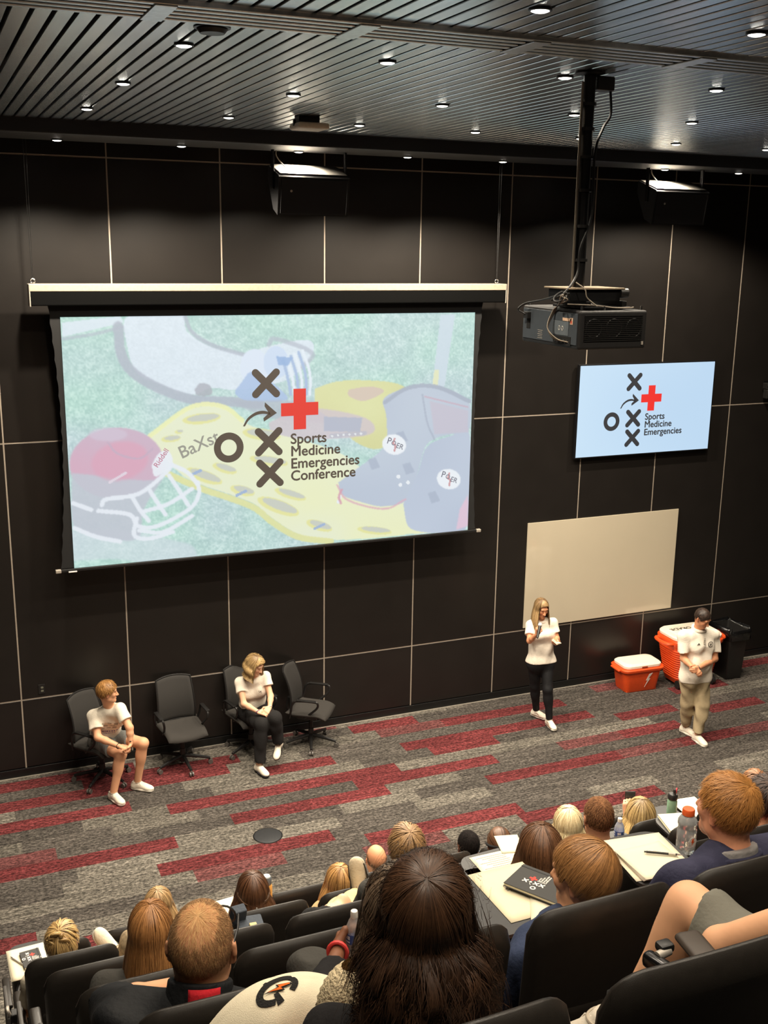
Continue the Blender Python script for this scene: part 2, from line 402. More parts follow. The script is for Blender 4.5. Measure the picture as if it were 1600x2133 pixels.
# ------------------------------------------------------------------ projection screen
YS = -0.36
t = empty('projection_screen', (3.07, YS, 2.53), 0, 'large hanging projection screen in a black border showing the conference slide', 'projection screen')
BORD = mat('screen_border', lin(20, 20, 21), .75, var=.1)
L0, L1, Z0, Z1 = .62, 5.45, 2.555, 5.265
ox, oy, oz = t.location
def rel(v): return (v[0] - ox, v[1] - oy, v[2] - oz)
b = MB(); z0c, z1c = 5.385, 5.598
b.box(rel((3.07, YS - .01, (z0c + z1c) / 2)), (5.50, .17, z1c - z0c), bev=.012); b.build('casing', mat('casing_black', lin(8, 8, 8), .85, spec=.08), t)
b = MB(); b.box(rel((3.07, YS - .01, 5.567)), (5.49, .180, .074), bev=.006); b.build('casing_top', mat('casing_top', lin(166, 152, 134), .5), t)
for x in (.325, 5.815): MB().box(rel((x, YS - .01, 5.49)), (.012, .176, .226), bev=.004).build('end_cap', ALU, t)
# border cloth with gently scalloped tensioned edges
poly = [(0.53, 5.39)]; n = 60
for k in range(n + 1):
    z = 5.39 - (5.39 - 2.56) * k / n; s_ = math.sin(PI * k / n)
    poly.append((.50 + .075 * s_ - .02 * (k / n) + .010 * abs(math.sin(k * PI / 4)), z))
for k in range(n + 1):
    z = 2.56 + (5.39 - 2.56) * k / n; s_ = math.sin(PI * k / n)
    poly.append((5.56 - .06 * s_ - .010 * abs(math.sin(k * PI / 4)), z))
b = MB(); b.prism([(x - ox, z - oz) for x, z in poly], .003, basis((0, .006, 0), (1, 0, 0), (0, 0, 1))); b.build('border', BORD, t)
b = MB(); b.box(rel((3.025, YS, 2.535)), (5.2, .035, .035), bev=.008); b.build('bottom_bar', mat('bar_black', lin(26, 26, 27), .4), t)
for x in (.45, 5.6): MB().box(rel((x, YS - .005, 2.535)), (.06, .045, .038), bev=.006).build('bar_cap', ALU, t)
MB().box(rel((.60, YS - .026, 2.522)), (.09, .01, .014), bev=.002).build('pull_tab', WHITEP, t)
# the slide: a football field photo washed out behind the mark
NX, NZ = 560, 316
gx, gz = np.meshgrid(np.linspace(0, 1, NX), np.linspace(0, 1, NZ), indexing='ij')
def uv(px, py): p = at(px, py, YS - .003); return ((p[0] - L0) / (L1 - L0), (Z1 - p[2]) / (Z1 - Z0))
def noise2(sx, sy, seed):
    r = np.random.default_rng(seed); g = r.random((sx + 2, sy + 2))
    a = gx * sx; c = gz * sy; i = a.astype(int); j = c.astype(int); fa = a - i; fc = c - j; fa = fa * fa * (3 - 2 * fa); fc = fc * fc * (3 - 2 * fc)
    return (g[i, j] * (1 - fa) + g[i + 1, j] * fa) * (1 - fc) + (g[i, j + 1] * (1 - fa) + g[i + 1, j + 1] * fa) * fc
img = np.zeros((NX, NZ, 3))
gr = .5 * noise2(NX // 2, NZ // 2, 1) + .3 * noise2(NX // 5, NZ // 4, 2) + .2 * noise2(40, 30, 3)
base = np.array([172, 208, 202.]); dk = np.array([140, 180, 176.]); lt = np.array([214, 240, 234.])
img[:] = base
img += ((gr - .5) * 2)[..., None] * np.where(gr[..., None] > .5, lt - base, base - dk)
img += (noise2(9, 6, 4)[..., None] - .5) * np.array([-10, 12, -10.])
def inside(poly):
    P = [uv(*p) for p in poly]; r = np.zeros(gx.shape, bool); n = len(P)
    for i in range(n):
        x1, y1 = P[i]; x2, y2 = P[i - 1]
        if y1 == y2: continue
        c = ((y1 > gz) != (y2 > gz)) & (gx < (x2 - x1) * (gz - y1) / (y2 - y1) + x1); r ^= c
    return r
def soft(mk, k):
    mk = mk.astype(float)
    for _ in range(k):
        p = np.pad(mk, 1, mode='edge'); mk = (p[:-2, 1:-1] + p[2:, 1:-1] + p[1:-1, :-2] + p[1:-1, 2:] + 2 * p[1:-1, 1:-1]) / 6
    return mk
def fill(poly, c, k=1, al=1.0, c2=None, tex=0):
    pl = [tuple(p) for p in (bez(poly + [poly[0]], 6) if len(poly) > 4 else poly)]
    a = soft(inside(pl), k)[..., None] * al; c = np.array(c, float)
    cc = c + (np.array(c2, float) - c) * noise2(7, 5, 11)[..., None] if c2 is not None else c
    if tex: cc = cc + (gr[..., None] - .5) * tex
    global img; img = img * (1 - a) + cc * a
def stroke(pts, wpx, c, k=1, al=1.0, sm=True):
    P = np.array([uv(*p) for p in (bez(pts, 6) if sm and len(pts) > 2 else pts)]); asp = (L1 - L0) / (Z1 - Z0); w_ = wpx / 862 / 2
    dm = np.full(gx.shape, 9.)
    for (x1, y1), (x2, y2) in zip(P, P[1:]):
        dx, dy = x2 - x1, (y2 - y1) / asp; l = dx * dx + dy * dy + 1e-12
        t_ = np.clip(((gx - x1) * dx + (gz - y1) / asp * dy) / l, 0, 1)
        dm = np.minimum(dm, np.hypot(gx - x1 - t_ * dx, (gz - y1) / asp - t_ * dy))
    a = (soft(dm < w_, k) * al)[..., None]
    global img; img = img * (1 - a) + np.array(c, float) * a
def ell(cx, cy, rx, ry, c, k=1, al=1.0, rot=0, c2=None):
    fillp = [(cx + rx * math.cos(a) * math.cos(rot) - ry * math.sin(a) * math.sin(rot), cy + rx * math.cos(a) * math.sin(rot) + ry * math.sin(a) * math.cos(rot)) for a in np.linspace(0, 2 * PI, 18)[:-1]]
    fill(fillp, c, k, al, c2)
PAINT = (216, 228, 240)
fill([(128, 672), (250, 658), (258, 672), (130, 702)], PAINT, 1, .9)
stroke([(130, 706), (200, 695), (258, 680)], 6, (160, 170, 185), 2, .7)
big = [(258, 690), (262, 662), (300, 652), (378, 652), (390, 690), (440, 722), (520, 738), (545, 725), (640, 708), (650, 740), (600, 790), (500, 812), (440, 808), (400, 822), (330, 800), (280, 770)]
fill(big, PAINT, 1, .95, tex=16)
stroke([(246, 680), (252, 735), (276, 775), (330, 808), (400, 832), (470, 836), (540, 842)], 19, (158, 165, 182), 2, .85)
stroke([(386, 660), (400, 692), (445, 720), (520, 742)], 8, (160, 168, 185), 2, .8)
stroke([(560, 718), (575, 706), (650, 735), (630, 765)], 9, (160, 168, 185), 2, .7)
fill([(405, 812), (418, 798), (438, 804), (440, 822), (412, 824)], (150, 152, 165), 1, .8)
fill([(918, 655), (948, 655), (926, 805), (900, 808)], (196, 212, 226), 1, .9)
fill([(905, 770), (915, 770), (912, 806), (900, 808)], (226, 226, 170), 1, .9)
stroke([(120, 1140), (250, 1135), (380, 1160)], 60, (206, 214, 226), 5, .6)
# gloves
ell(530, 765, 30, 38, (214, 226, 244)); ell(575, 755, 26, 34, (196, 214, 240)); fill([(500, 800), (530, 775), (600, 830), (520, 835), (490, 820)], (150, 178, 222), 1, .9)
for q in range(6): stroke([(590 + 8 * q, 750 - 4 * q), (600 + 9 * q, 790 - 3 * q), (606 + 8 * q, 822)], 6, (226, 236, 246) if q % 2 else (150, 176, 216))
fill([(575, 742), (610, 745), (600, 762), (580, 760)], (122, 160, 214), 1, .9)
fill([(480, 835), (640, 835), (720, 850), (700, 880), (560, 870)], (156, 164, 180), 4, .7)
# jersey
fill([(655, 810), (700, 795), (760, 792), (830, 800), (860, 830), (840, 900), (790, 935), (740, 920), (700, 880), (660, 850)], (224, 224, 150), 1, .95, (206, 202, 120))
fill([(725, 812), (770, 805), (800, 815), (760, 835), (728, 826)], (206, 176, 168), 1, .8)
fill([(560, 880), (640, 850), (760, 870), (770, 905), (640, 915), (570, 905)], (200, 182, 190), 2, .85); fill([(675, 868), (755, 870), (750, 900), (675, 898)], (160, 166, 188), 1, .9)
# spine board
board = [(310, 912), (352, 880), (385, 856), (430, 845), (470, 852), (505, 878), (560, 900), (640, 920), (720, 950), (790, 1010), (850, 1045), (950, 1088), (955, 1104), (860, 1112), (760, 1122), (680, 1124), (620, 1112), (565, 1078), (530, 1050), (480, 1030), (420, 1010), (380, 990), (340, 950)]
fill(board, (234, 236, 178), 1, 1, (226, 232, 204))
stroke([(345, 985), (420, 1018), (480, 1038), (530, 1058), (565, 1086), (620, 1118), (690, 1128)], 13, (222, 220, 132), 1, .9)
stroke([(312, 908), (385, 854), (430, 842), (472, 850), (505, 876)], 9, (240, 240, 160), 1, .9)
for cx_, cy_, rx_, ry_, an in ((420, 872, 40, 11, -.12), (356, 914, 20, 7, -.1), (372, 900, 8, 4, 0), (545, 905, 40, 12, .12), (425, 992, 40, 12, .35), (468, 976, 26, 9, .3), (505, 1022, 26, 10, .25), (580, 1055, 46, 14, .35), (605, 1030, 34, 9, .3), (665, 1095, 28, 10, .3), (780, 1105, 36, 8, .1), (560, 960, 40, 10, .15)):
    ell(cx_, cy_, rx_, ry_, (226, 222, 130), 1, .95, an); ell(cx_ + 3, cy_ - 2, rx_ * .84, ry_ * .66, (186, 190, 182), 1, .9, an)
for px_, py_ in ((408, 985), (502, 1028), (665, 1097)): stroke([(px_ - 9, py_ + 4), (px_ + 10, py_ - 5)], 6, (130, 158, 206), 0, .9, False)
# helmet
ell(243, 965, 98, 74, (206, 150, 176), 2, 1, -.05, (186, 168, 190)); fill([(150, 985), (320, 1000), (335, 960), (345, 985), (300, 1060), (290, 1118), (240, 1125), (170, 1108), (150, 1080)], (180, 184, 198), 3, .9)
ell(250, 960, 60, 40, (214, 140, 168), 9, .8, -.2); ell(225, 905, 40, 14, (200, 182, 204), 4, .7)
stroke([(225, 922), (245, 945), (290, 955), (318, 935)], 4, (182, 152, 178), 1, .8); stroke([(228, 1005), (250, 992), (262, 985)], 5, (222, 206, 220), 0, .9)
fill([(316, 970), (330, 945), (352, 940), (360, 968), (340, 985), (322, 992)], (232, 236, 244), 1, .95)
cage = [[(212, 1052), (222, 1040), (290, 1028), (345, 985), (358, 968)], [(205, 1064), (270, 1072), (288, 1096), (330, 1095), (395, 1060), (414, 1030), (412, 1005)], [(275, 1034), (290, 1060), (310, 1085)], [(312, 1022), (330, 1050), (345, 1072)], [(352, 990), (372, 1020), (392, 1052)], [(290, 1105), (340, 1108), (400, 1075)], [(358, 968), (392, 985), (412, 1010)], [(285, 1080), (280, 1115), (310, 1122), (360, 1108)], [(300, 1065), (350, 1050), (400, 1018)], [(152, 1048), (190, 1062)], [(155, 1100), (200, 1118), (250, 1128)]]
for c_ in cage: stroke(c_, 8.5, (230, 235, 244), 1, .95)
# shoulder pads
PAD = (168, 180, 202)
fill([(705, 1005), (745, 975), (800, 930), (805, 870), (800, 830), (850, 808), (910, 805), (975, 835), (975, 900), (935, 905), (890, 925), (870, 985), (850, 1040), (800, 1055), (750, 1045), (712, 1030)], PAD, 1, 1, (180, 192, 210))
fill([(840, 1050), (870, 985), (890, 930), (940, 908), (978, 905), (974, 1090), (930, 1108), (880, 1108), (850, 1095)], (176, 188, 210), 1, 1, (166, 178, 202))
stroke([(802, 838), (850, 808), (910, 806), (978, 836)], 9, (148, 158, 178), 1, .9); stroke([(880, 822), (890, 880), (905, 915)], 4, (150, 160, 182), 1, .8)
fill([(895, 835), (975, 855), (975, 900), (905, 905)], (186, 178, 196), 2, .9); stroke([(885, 826), (975, 848)], 3, (196, 140, 160), 1, .7); stroke([(702, 1010), (725, 1042), (800, 1060), (845, 1040)], 4, (214, 150, 170), 1, .8)
for a_ in ((852, 975), (905, 1035), (838, 910), (780, 965)): fill([(a_[0] - 14, a_[1] - 8), (a_[0] + 2, a_[1] - 12), (a_[0] + 12, a_[1] + 8), (a_[0] - 6, a_[1] + 14)], (150, 162, 186), 1, .8)
stroke([(690, 908), (760, 902)], 9, (170, 170, 186), 1, .8)
for q in range(6): ell(692 + q * 12, 908 - q, 2.4, 2.4, (224, 226, 230), 0)
for a_ in ((830, 993), (850, 1005), (834, 1010), (705, 1045), (708, 1035)): ell(a_[0], a_[1], 4, 4, (232, 236, 242), 0)
stroke([(712, 1020), (706, 1035), (710, 1048)], 5, (206, 130, 150), 1, .9)
fill([(958, 1060), (975, 1030), (975, 1095), (950, 1104)], (222, 180, 204), 2, .9)
for cx_, cy_, an in ((821, 926, .25), (935, 998, .25)):
    ell(cx_, cy_, 25, 21, (236, 240, 246), 1, 1, an); stroke([(cx_ + 1, cy_ - 12), (cx_ - 2, cy_ - 2), (cx_ + 3, cy_ + 1), (cx_ + 1, cy_ + 13)], 4.5, (196, 120, 124), 0, .9, False)
img = (img * .74 + np.array([222, 234, 240.]) * .26) / 255.0
img = np.where(img <= .04045, img / 12.92, ((np.clip(img, 0, 1) + .055) / 1.055) ** 2.4) * .98
P3 = np.stack([L0 + gx * (L1 - L0) - ox, np.full(gx.shape, -.004), Z1 - gz * (Z1 - Z0) - oz], 2).reshape(-1, 3)
i, j = np.meshgrid(np.arange(NX - 1), np.arange(NZ - 1), indexing='ij'); a = (i * NZ + j).ravel()
mesh_np('slide', P3, np.stack([a, a + 1, a + NZ + 1, a + NZ], 1), emis('slide_light', None, 1.0, True), t, False, img.reshape(-1, 3))
DK = emis('slide_dark', lin(78, 66, 56), 1.0); RD = emis('slide_red', lin(224, 42, 30), 1.0)
p0 = at(624.5, 852, YS - .006)
logo(FACING(rel((p0[0], YS - .0065, p0[2]))), 1.0, DK, RD, t, ('Sports', 'Medicine', 'Emergencies', 'Conference'), d=.0015)
GREYT = emis('slide_grey', lin(120, 124, 138), 1.0); PINKT = emis('slide_pink', lin(190, 130, 150), 1.0)
def slide_text(s, px_, py_, size, ang, m):
    p = at(px_, py_, YS - .005); text('lettering', s, size, m, FACING(rel((p[0], YS - .0055, p[2]))) @ Matrix.Rotation(ang, 4, 'Z'), t, bold=.01, ext=.0005)
slide_text('BaXst', 378, 956, .20, .38, emis('slide_ink', lin(150, 150, 140), 1.0)); slide_text('Riddell', 328, 975, .085, .95, PINKT)
for cx_, cy_ in ((805, 918), (918, 988)): slide_text('P', cx_, cy_ + 5, .11, -.3, GREYT); slide_text('O', cx_ + 9, cy_ + 8, .08, -.3, GREYT); slide_text('ER', cx_ + 19, cy_ + 14, .09, -.35, GREYT)
# hanging cables
for x, nm in ((.37, 'paired steel cable holding the screen casing at its end above the wall outlet'), (5.73, 'paired steel cable holding the screen casing at its end beside the projector')):
    c = empty('suspension_cable', (x, YS, 5.61), 0, nm, 'cable', 'screen cables')
    for s in (-.018, .018): MB().tube([(s * .3, 0, .05), (s, 0, 1.99)], .003, 6).build('wire', CHROME, c, True)
    MB().tube([(.022 * math.cos(a), 0, .022 + .022 * math.sin(a)) for a in np.linspace(0, 2 * PI, 14)[:-1]], .005, 6, True).build('eyelet', CHROME, c, True)
    MB().cyl((0, 0, -.002), (0, 0, .01), .012).build('bolt', CHROME, c)
# ------------------------------------------------------------------ wall display
t = empty('wall_display', (8.27, -.005, 3.93), 0, 'flat wall display on the dark panels showing the logo on pale blue', 'television')
MB().box((0, -.045, 0), (2.215, .05, 1.255), bev=.006).build('bezel', mat('bezel', lin(18, 18, 20), .35), t)
MB().box((0, -.012, 0), (.8, .024, .6)).build('wall_mount', BLACKM, t)
n = 24; gu, gv = np.meshgrid(np.linspace(-1, 1, n), np.linspace(-1, 1, n), indexing='ij')
C0 = np.array(lin(186, 214, 240)); C1 = np.array(lin(200, 226, 246)); wv = np.clip(.5 - gu * .35 - .25 * (1 - gu ** 2) * (1 - gv ** 2), 0, 1)[..., None]
i, j = np.meshgrid(np.arange(n - 1), np.arange(n - 1), indexing='ij'); a = (i * n + j).ravel()
mesh_np('display_panel', np.stack([gu * 1.09, np.full(gu.shape, -.0708), gv * .61], 2).reshape(-1, 3), np.stack([a, a + n, a + n + 1, a + 1], 1), emis('display_light', None, 1.0, True), t, False, (C0 * (1 - wv) + C1 * wv).reshape(-1, 3))
p0 = at(1357, 829, -.075)
logo(FACING((p0[0] - 8.27, -.0712, p0[2] - 3.93)), .735, emis('display_dark', lin(40, 42, 48), 1.0), emis('display_red', lin(240, 34, 28), 1.0), t, ('Sports', 'Medicine', 'Emergencies'), d=.0015)
# whiteboard
t = empty('whiteboard', (7.765, -.002, 1.72), 0, 'large frameless glossy whiteboard below the wall display', 'whiteboard')
MB().box((0, -.009, 0), (2.46, .014, 1.48), bev=.003).build('glass_panel', mat('whiteboard_glass', lin(204, 193, 170), .09, var=.015, scale=2, spec=.5, coat=.3), t)
# outlet plate, small screw caps
t = empty('wall_outlet', (.225, -.001, 1.05), 0, 'small black wall outlet plate above the seated boy', 'outlet')
MB().box((0, -.004, 0), (.075, .008, .115), bev=.003).build('plate', BLACKP, t)
for z in (-.02, .02): MB().box((.005, -.009, z), (.03, .004, .022), bev=.004).build('socket', mat('socket', lin(120, 120, 105), .5), t)
# ------------------------------------------------------------------ projector on its ceiling pole
PP = np.array([3.0, -6.5, 0.0])
t = empty('projector', (3.0, -6.42, 5.44), 0, 'large black ceiling projector with side connectors and rear vents hanging on a pole', 'projector')
PBK = mat('projector_black', lin(30, 29, 29), .5, var=.08); PGR = mat('projector_grey', lin(66, 72, 78), .5, var=.06)
# local: x to the right, y to the wall; near left edge at (-.08, -.08)
BX0, BX1, BY0, BY1, BZ = -.07, .42, -.10, .58, .235
cx, cy = (BX0 + BX1) / 2, (BY0 + BY1) / 2
MB().box((cx, cy, BZ / 2), (BX1 - BX0, BY1 - BY0, BZ), bev=.016, seg=3).build('housing', PBK, t)
MB().box((BX0 - .002, cy, BZ / 2 + .004), (.006, BY1 - BY0 - .04, BZ - .045), bev=.002).build('connector_panel', PGR, t)
for k in range(14):
    MB().box((cx, BY0 - .002, .055 + k * .0115), (BX1 - BX0 - .07, .008, .005)).build('vent_slat', BLACKP, t)
for k in range(3):
    c_ = (BX0 + .10 + k * .145, BY0 - .003, .13)
    MB().tube([(c_[0] + .055 * math.cos(a), c_[1], c_[2] + .055 * math.sin(a)) for a in np.linspace(0, 2 * PI, 24)[:-1]], .003, 6, True).build('fan_ring', BLACKM, t, True)
STK = mat('sticker', lin(226, 190, 160), .6); STG = mat('sticker_grey', lin(96, 104, 110), .6); REDL = mat('red_label', lin(200, 80, 60), .6)
def side(y, z, dy, dz, m, name, th=.003):   # thing on the connector side
    MB().box((BX0 - .006, y, z), (th, dy, dz), bev=.0005, seg=1).build(name, m, t)
side(.03, .175, .10, .018, STK, 'sticker'); side(-.02, .168, .03, .04, STK, 'sticker'); side(-.019, .162, .016, .018, REDL, 'warning_mark', .004)
side(.10, .12, .18, .085, STG, 'rating_plate'); side(.08, .045, .20, .055, mat('recess', lin(12, 12, 12), .7), 'port_bay', .003)
for k in range(9): side(-.0 + k * .02, .035 + (k % 2) * .014, .009, .007, CHROME if k % 3 else PGR, 'port', .006)
side(.49, .14, .045, .10, VOID, 'power_recess'); side(.49, .175, .05, .04, BLACKP, 'power_plug', .05)
for k in range(5): side(.34, .04 + k * .012, .06 - .01 * (k % 2), .003, ALU, 'print_line')
for k, y_ in enumerate((.075, .112)): MB().tube([(BX0 - .009, y_ + .009 * math.cos(a), .12 + .013 * math.sin(a)) for a in np.linspace(0, 2 * PI, 12)[:-1]], .0016, 5, True).build('mark_ring', WHITEP, t)
MB().box((BX1 - .03, BY0 - .003, .035), (.014, .006, .022), bev=.002).build('badge', ALU, t)
for x, y_ in ((BX0 + .03, BY0 + .03), (BX1 - .03, BY0 + .03), (BX0 + .03, BY1 - .03), (BX1 - .03, BY1 - .03), (.12, BY0 + .03)): MB().cyl((x, y_, BZ), (x, y_, BZ + .025), .006).build('screw', CHROME, t)
MB().cyl((cx, BY1 - .01, .12), (cx, BY1 + .05, .12), .06, .05, 24).build('projector_lens', GLOSSB, t, True)
# mount
MB().box((.17, .15, BZ + .012), (.34, .36, .014), bev=.003).build('mount_rail', BLACKM, t)
for x in (.04, .30): MB().box((x, .15, BZ + .03), (.035, .34, .045), bev=.004).build('mount_arm', BLACKM, t)
MB().box((.10, .13, BZ + .085), (.36, .26, .07), bev=.006).build('mount_box', BLACKM, t)
MB().box((.10, .13, BZ + .126), (.40, .30, .010), bev=.002).build('mount_plate', mat('mount_plate', lin(150, 134, 112), .5, .3), t)
MB().cyl((.27, .0, BZ + .10), (.325, .0, BZ + .10), .03).build('mount_knob', BLACKP, t, True)
pole_x, pole_y = .035, .10
MB().cyl((pole_x, pole_y, BZ + .13), (pole_x, pole_y, CEIL - 5.44), .036, n=20).build('pole', BLACKM, t, True)
MB().cyl((pole_x - .052, pole_y - .01, BZ + .13), (pole_x - .052, pole_y - .01, CEIL - 5.5), .008, n=8).build('conduit', mat('conduit', lin(140, 130, 116), .4, .6), t, True)
for z in (.52, .72, .93, 1.12, 1.28, 1.42): MB().cyl((pole_x, pole_y, z), (pole_x, pole_y, z + .018), .048).build('cable_tie', BLACKP, t, True)
MB().lathe([(.09, 0), (.09, -.012), (.05, -.02)], (pole_x, pole_y, CEIL - 5.44)).build('ceiling_flange', BLACKM, t)
MB().box((pole_x + .10, pole_y + .02, CEIL - 5.44 - .06), (.12, .10, .08), bev=.008).build('junction_box', BLACKP, t)
CAB = mat('cable_black', lin(20, 20, 20), .5); CABG = mat('cable_grey', lin(150, 138, 122), .5)
MB().tube(bez([(pole_x + .15, pole_y, CEIL - 5.54), (pole_x + .16, pole_y, 1.38), (pole_x + .10, pole_y - .02, 1.30), (pole_x + .045, pole_y - .03, 1.15), (pole_x + .04, pole_y - .04, .8), (pole_x - .03, pole_y - .045, .6), (pole_x - .045, pole_y - .05, .45), (-.12, .0, .34), (-.15, .1, .29)]), .008, 7).build('cable', CAB, t, True)
for k in range(6):
    r1 = random.Random(k); dz = r1.uniform(-.02, .03)
    MB().tube(bez([(-.15 + .01 * k, .02, .32), (-.10 - .012 * k, -.02, .31 + dz), (-.10, .10, .26), (-.075 - .004 * k, .17, .22), (-.112 - .004 * k, .19 - .005 * k, .12), (-.10, .15 - .01 * k, .055), (-.078, .10 - .02 * k, .04)]), .0035, 6).build('cable', CABG if k % 2 else CAB, t, True)
MB().tube(bez([(-.14, .05, .32), (-.10, .3, .28), (-.11, .48, .25), (-.14, .52, .21), (-.10, .50, .18)]), .006, 6).build('cable', CAB, t, True)
MB().tube(bez([(-.06, -.02, .40), (-.02, -.06, .36), (.0, -.06, .31), (.06, -.08, .26)]), .004, 6).build('cable', CABG, t, True)
MB().tube(bez([(-.1, .0, .27), (.05, -.06, .265), (.2, -.07, .25), (.3, -.08, .25), (.36, -.03, .25)]), .004, 6).build('cable', CABG, t, True)
MB().tube(bez([(-.13 + .045 * math.cos(a), .03 + .03 * math.sin(a), .315 + .03 * math.sin(a + 1)) for a in np.linspace(0, 4 * PI, 16)], 4), .005, 6).build('cable', CAB, t, True)

# ------------------------------------------------------------------ loudspeakers hanging under the soffit
SPK = mat('speaker_cloth', lin(22, 22, 26), .7, var=.15, scale=300); SPB = mat('speaker_box', lin(26, 26, 28), .5)
def make_speaker(x, y, z, label):
    t = empty('loudspeaker', (x, y, z), 0, label, 'loudspeaker', 'hanging loudspeakers')
    prof = [(0, -.03), (.06, -.39), (.20, -.33), (.37, -.03), (.36, .10), (.02, -.01)]      # y (to the wall), z
    W_ = .74
    b = MB(); b.prism(prof, W_, basis((-.02, 0, 0), (0, 1, 0), (0, 0, 1))); b.build('cabinet', SPB, t)
    b = MB(); d_ = Vector((0, .06, -.36)).normalized(); b.box((W_ / 2 - .02, .03 - .006, -.21), (W_ - .05, .010, .335), rot=basis((0, 0, 0), (1, 0, 0), (0, -d_.z, d_.y), tuple(d_ * -1)), bev=.004); b.build('grille', SPK, t)
    MB().box((W_ / 2 - .02, .19, .052), (W_ - .04, .34, .010), rot=(.31, 0, 0), bev=.003).build('top_plate', mat('speaker_top', lin(70, 68, 64), .45), t)
    for xx in (-.03, W_ - .01): MB().box((xx, .17, .05), (.02, .05, .38), bev=.004).build('bracket', BLACKM, t)
    MB().cyl((.11, .02, -.16), (.11, .01, -.162), .012).build('badge', ALU, t)
    MB().tube(bez([(.12, .12, .04), (.05, .12, .10), (.0, .14, .17), (.0, .15, .22)]), .006, 6).build('cable', CABG, t, True)
    return t
make_speaker(2.62, -1.62, 6.70, 'black wedge loudspeaker hanging above the middle of the projection screen')
make_speaker(7.06, -1.62, 6.70, 'black wedge loudspeaker hanging above the wall display')
# round floor box
t = empty('floor_box', (2.21, -2.275, 0), 0, 'round dark cover plate let into the carpet', 'floor box')
MB().lathe([(.145, 0), (.145, .006), (.135, .010), (.001, .010)], n=40).build('lid', mat('floor_lid', lin(46, 47, 49), .5), t, True)
MB().lathe([(.155, .0), (.155, .004), (.146, .006), (.146, 0)], n=40).build('rim', BLACKM, t, True)
# wall camera and dark cabinet at the frame edge
p = at(1600, 805, -.1)
t = empty('wall_camera', (p[0] + .03, -.002, p[2]), 0, 'small black device on a wall arm at the height of the wall display', 'camera')
MB().box((0, -.06, 0), (.10, .10, .09), bev=.01).build('body', BLACKP, t); MB().box((0, -.008, -.0), (.08, .016, .14), bev=.003).build('wall_plate', BLACKM, t)
MB().cyl((-.03, -.11, .0), (-.03, -.125, .0), .02).build('lens', GLOSSB, t, True); MB().box((0, -.07, -.11), (.09, .09, .13), bev=.01).build('housing', BLACKP, t)
t = empty('equipment_cabinet', (11.0, -.45, 0), 0, 'black cabinet standing past the bin by the back wall', 'cabinet')
MB().box((0, 0, .46), (.5, .5, .84), bev=.01).build('body', BLACKM, t); MB().box((0, 0, .90), (.54, .54, .04), bev=.006).build('top', BLACKP, t)
MB().box((0, -.255, .45), (.44, .012, .74), bev=.003).build('door', BLACKP, t); MB().box((0, 0, .02), (.46, .46, .04)).build('plinth', BLACKM, t); MB().cyl((-.17, -.27, .45), (-.17, -.27, .58), .008).build('handle', ALU, t)

# ------------------------------------------------------------------ coolers and bin
ORG = mat('cooler_orange', lin(238, 84, 32), .45, var=.05, spec=.5); LID = mat('cooler_lid', lin(246, 232, 212), .5, var=.03)
def rrect(w_, d, r, n=6):
    out = []
    for sx, sy, a0 in ((1, 1, 0), (-1, 1, PI / 2), (-1, -1, PI), (1, -1, 3 * PI / 2)):
        for k in range(n + 1):
            a = a0 + PI / 2 * k / n; out.append((sx * (w_ / 2 - r) + r * math.cos(a), sy * (d / 2 - r) + r * math.sin(a)))
    return out
def loft(secs, name, m, parent, caps=True, smooth=True):   # secs: (w, d, r, z)
    b = MB(); rings = []
    for w_, d, r, z in secs: rings.append([b.bm.verts.new((x, y, z)) for x, y in rrect(w_, d, r)])
    for A, B in zip(rings, rings[1:]):
        for k in range(len(A)): b.bm.faces.new((A[k], A[(k + 1) % len(A)], B[(k + 1) % len(A)], B[k]))
    if caps: b.bm.faces.new(rings[0][::-1]); b.bm.faces.new(rings[-1])
    return b.build(name, m, parent, smooth, 40)
t = empty('cooler', (8.22, -.36, 0), -.06, 'small orange cooler with white lid and silver bolt standing on the carpet below the whiteboard', 'cooler')
loft([(.50, .30, .06, .0), (.52, .32, .07, .02), (.60, .37, .08, .30), (.66, .42, .09, .31), (.67, .43, .09, .34), (.64, .40, .09, .355)], 'body', ORG, t)
for s in (-1, 1): MB().box((s * .345, 0, .325), (.05, .22, .03), bev=.012, seg=3).build('handle', ORG, t, True)
loft([(.58, .36, .08, .355), (.60, .38, .09, .365), (.60, .38, .09, .395), (.57, .35, .09, .41)], 'lid', LID, t)
loft([(.50, .28, .08, .408), (.49, .27, .08, .414)], 'lid_panel', LID, t)
MB().box((.0, -.192, .37), (.09, .012, .03), bev=.004).build('latch', mat('latch_dark', lin(150, 60, 30), .5), t)
for sx in (-1, 1):
    for sy in (-1, 1): MB().box((sx * .18, sy * .11, .008), (.12, .07, .018), bev=.006).build('foot', ORG, t)
BOLT = mat('bolt_white', lin(226, 214, 204), .5)
bolt = [(.06, .10), (.005, .085), (-.035, -.01), (-.005, -.005), (-.05, -.11), (.03, .015), (.0, .012)]
MB().prism([(x * 1.0, y * 1.0) for x, y in bolt], .003, basis((.07, -.189, .18), (1, 0, 0), (0, -.09, 1))).build('logo_bolt', BOLT, t)
t = empty('beverage_cooler', (9.04, -.44, 0), -.04, 'tall ribbed orange drinks cooler with white lid standing against the wall beside the bin', 'cooler')
secs = [(.56, .44, .12, .05)]
for k in range(13):
    z = .12 + k * .035; f = k / 12; w_ = .62 + .14 * f; d = .46 + .10 * f
    secs += [(w_, d, .14, z), (w_ + .012, d + .012, .14, z + .012), (w_ + .012, d + .012, .14, z + .022), (w_, d, .14, z + .030)]
secs += [(.78, .58, .15, .62), (.82, .62, .15, .66), (.82, .62, .15, .70), (.80, .60, .15, .715)]
loft(secs, 'body', ORG, t)
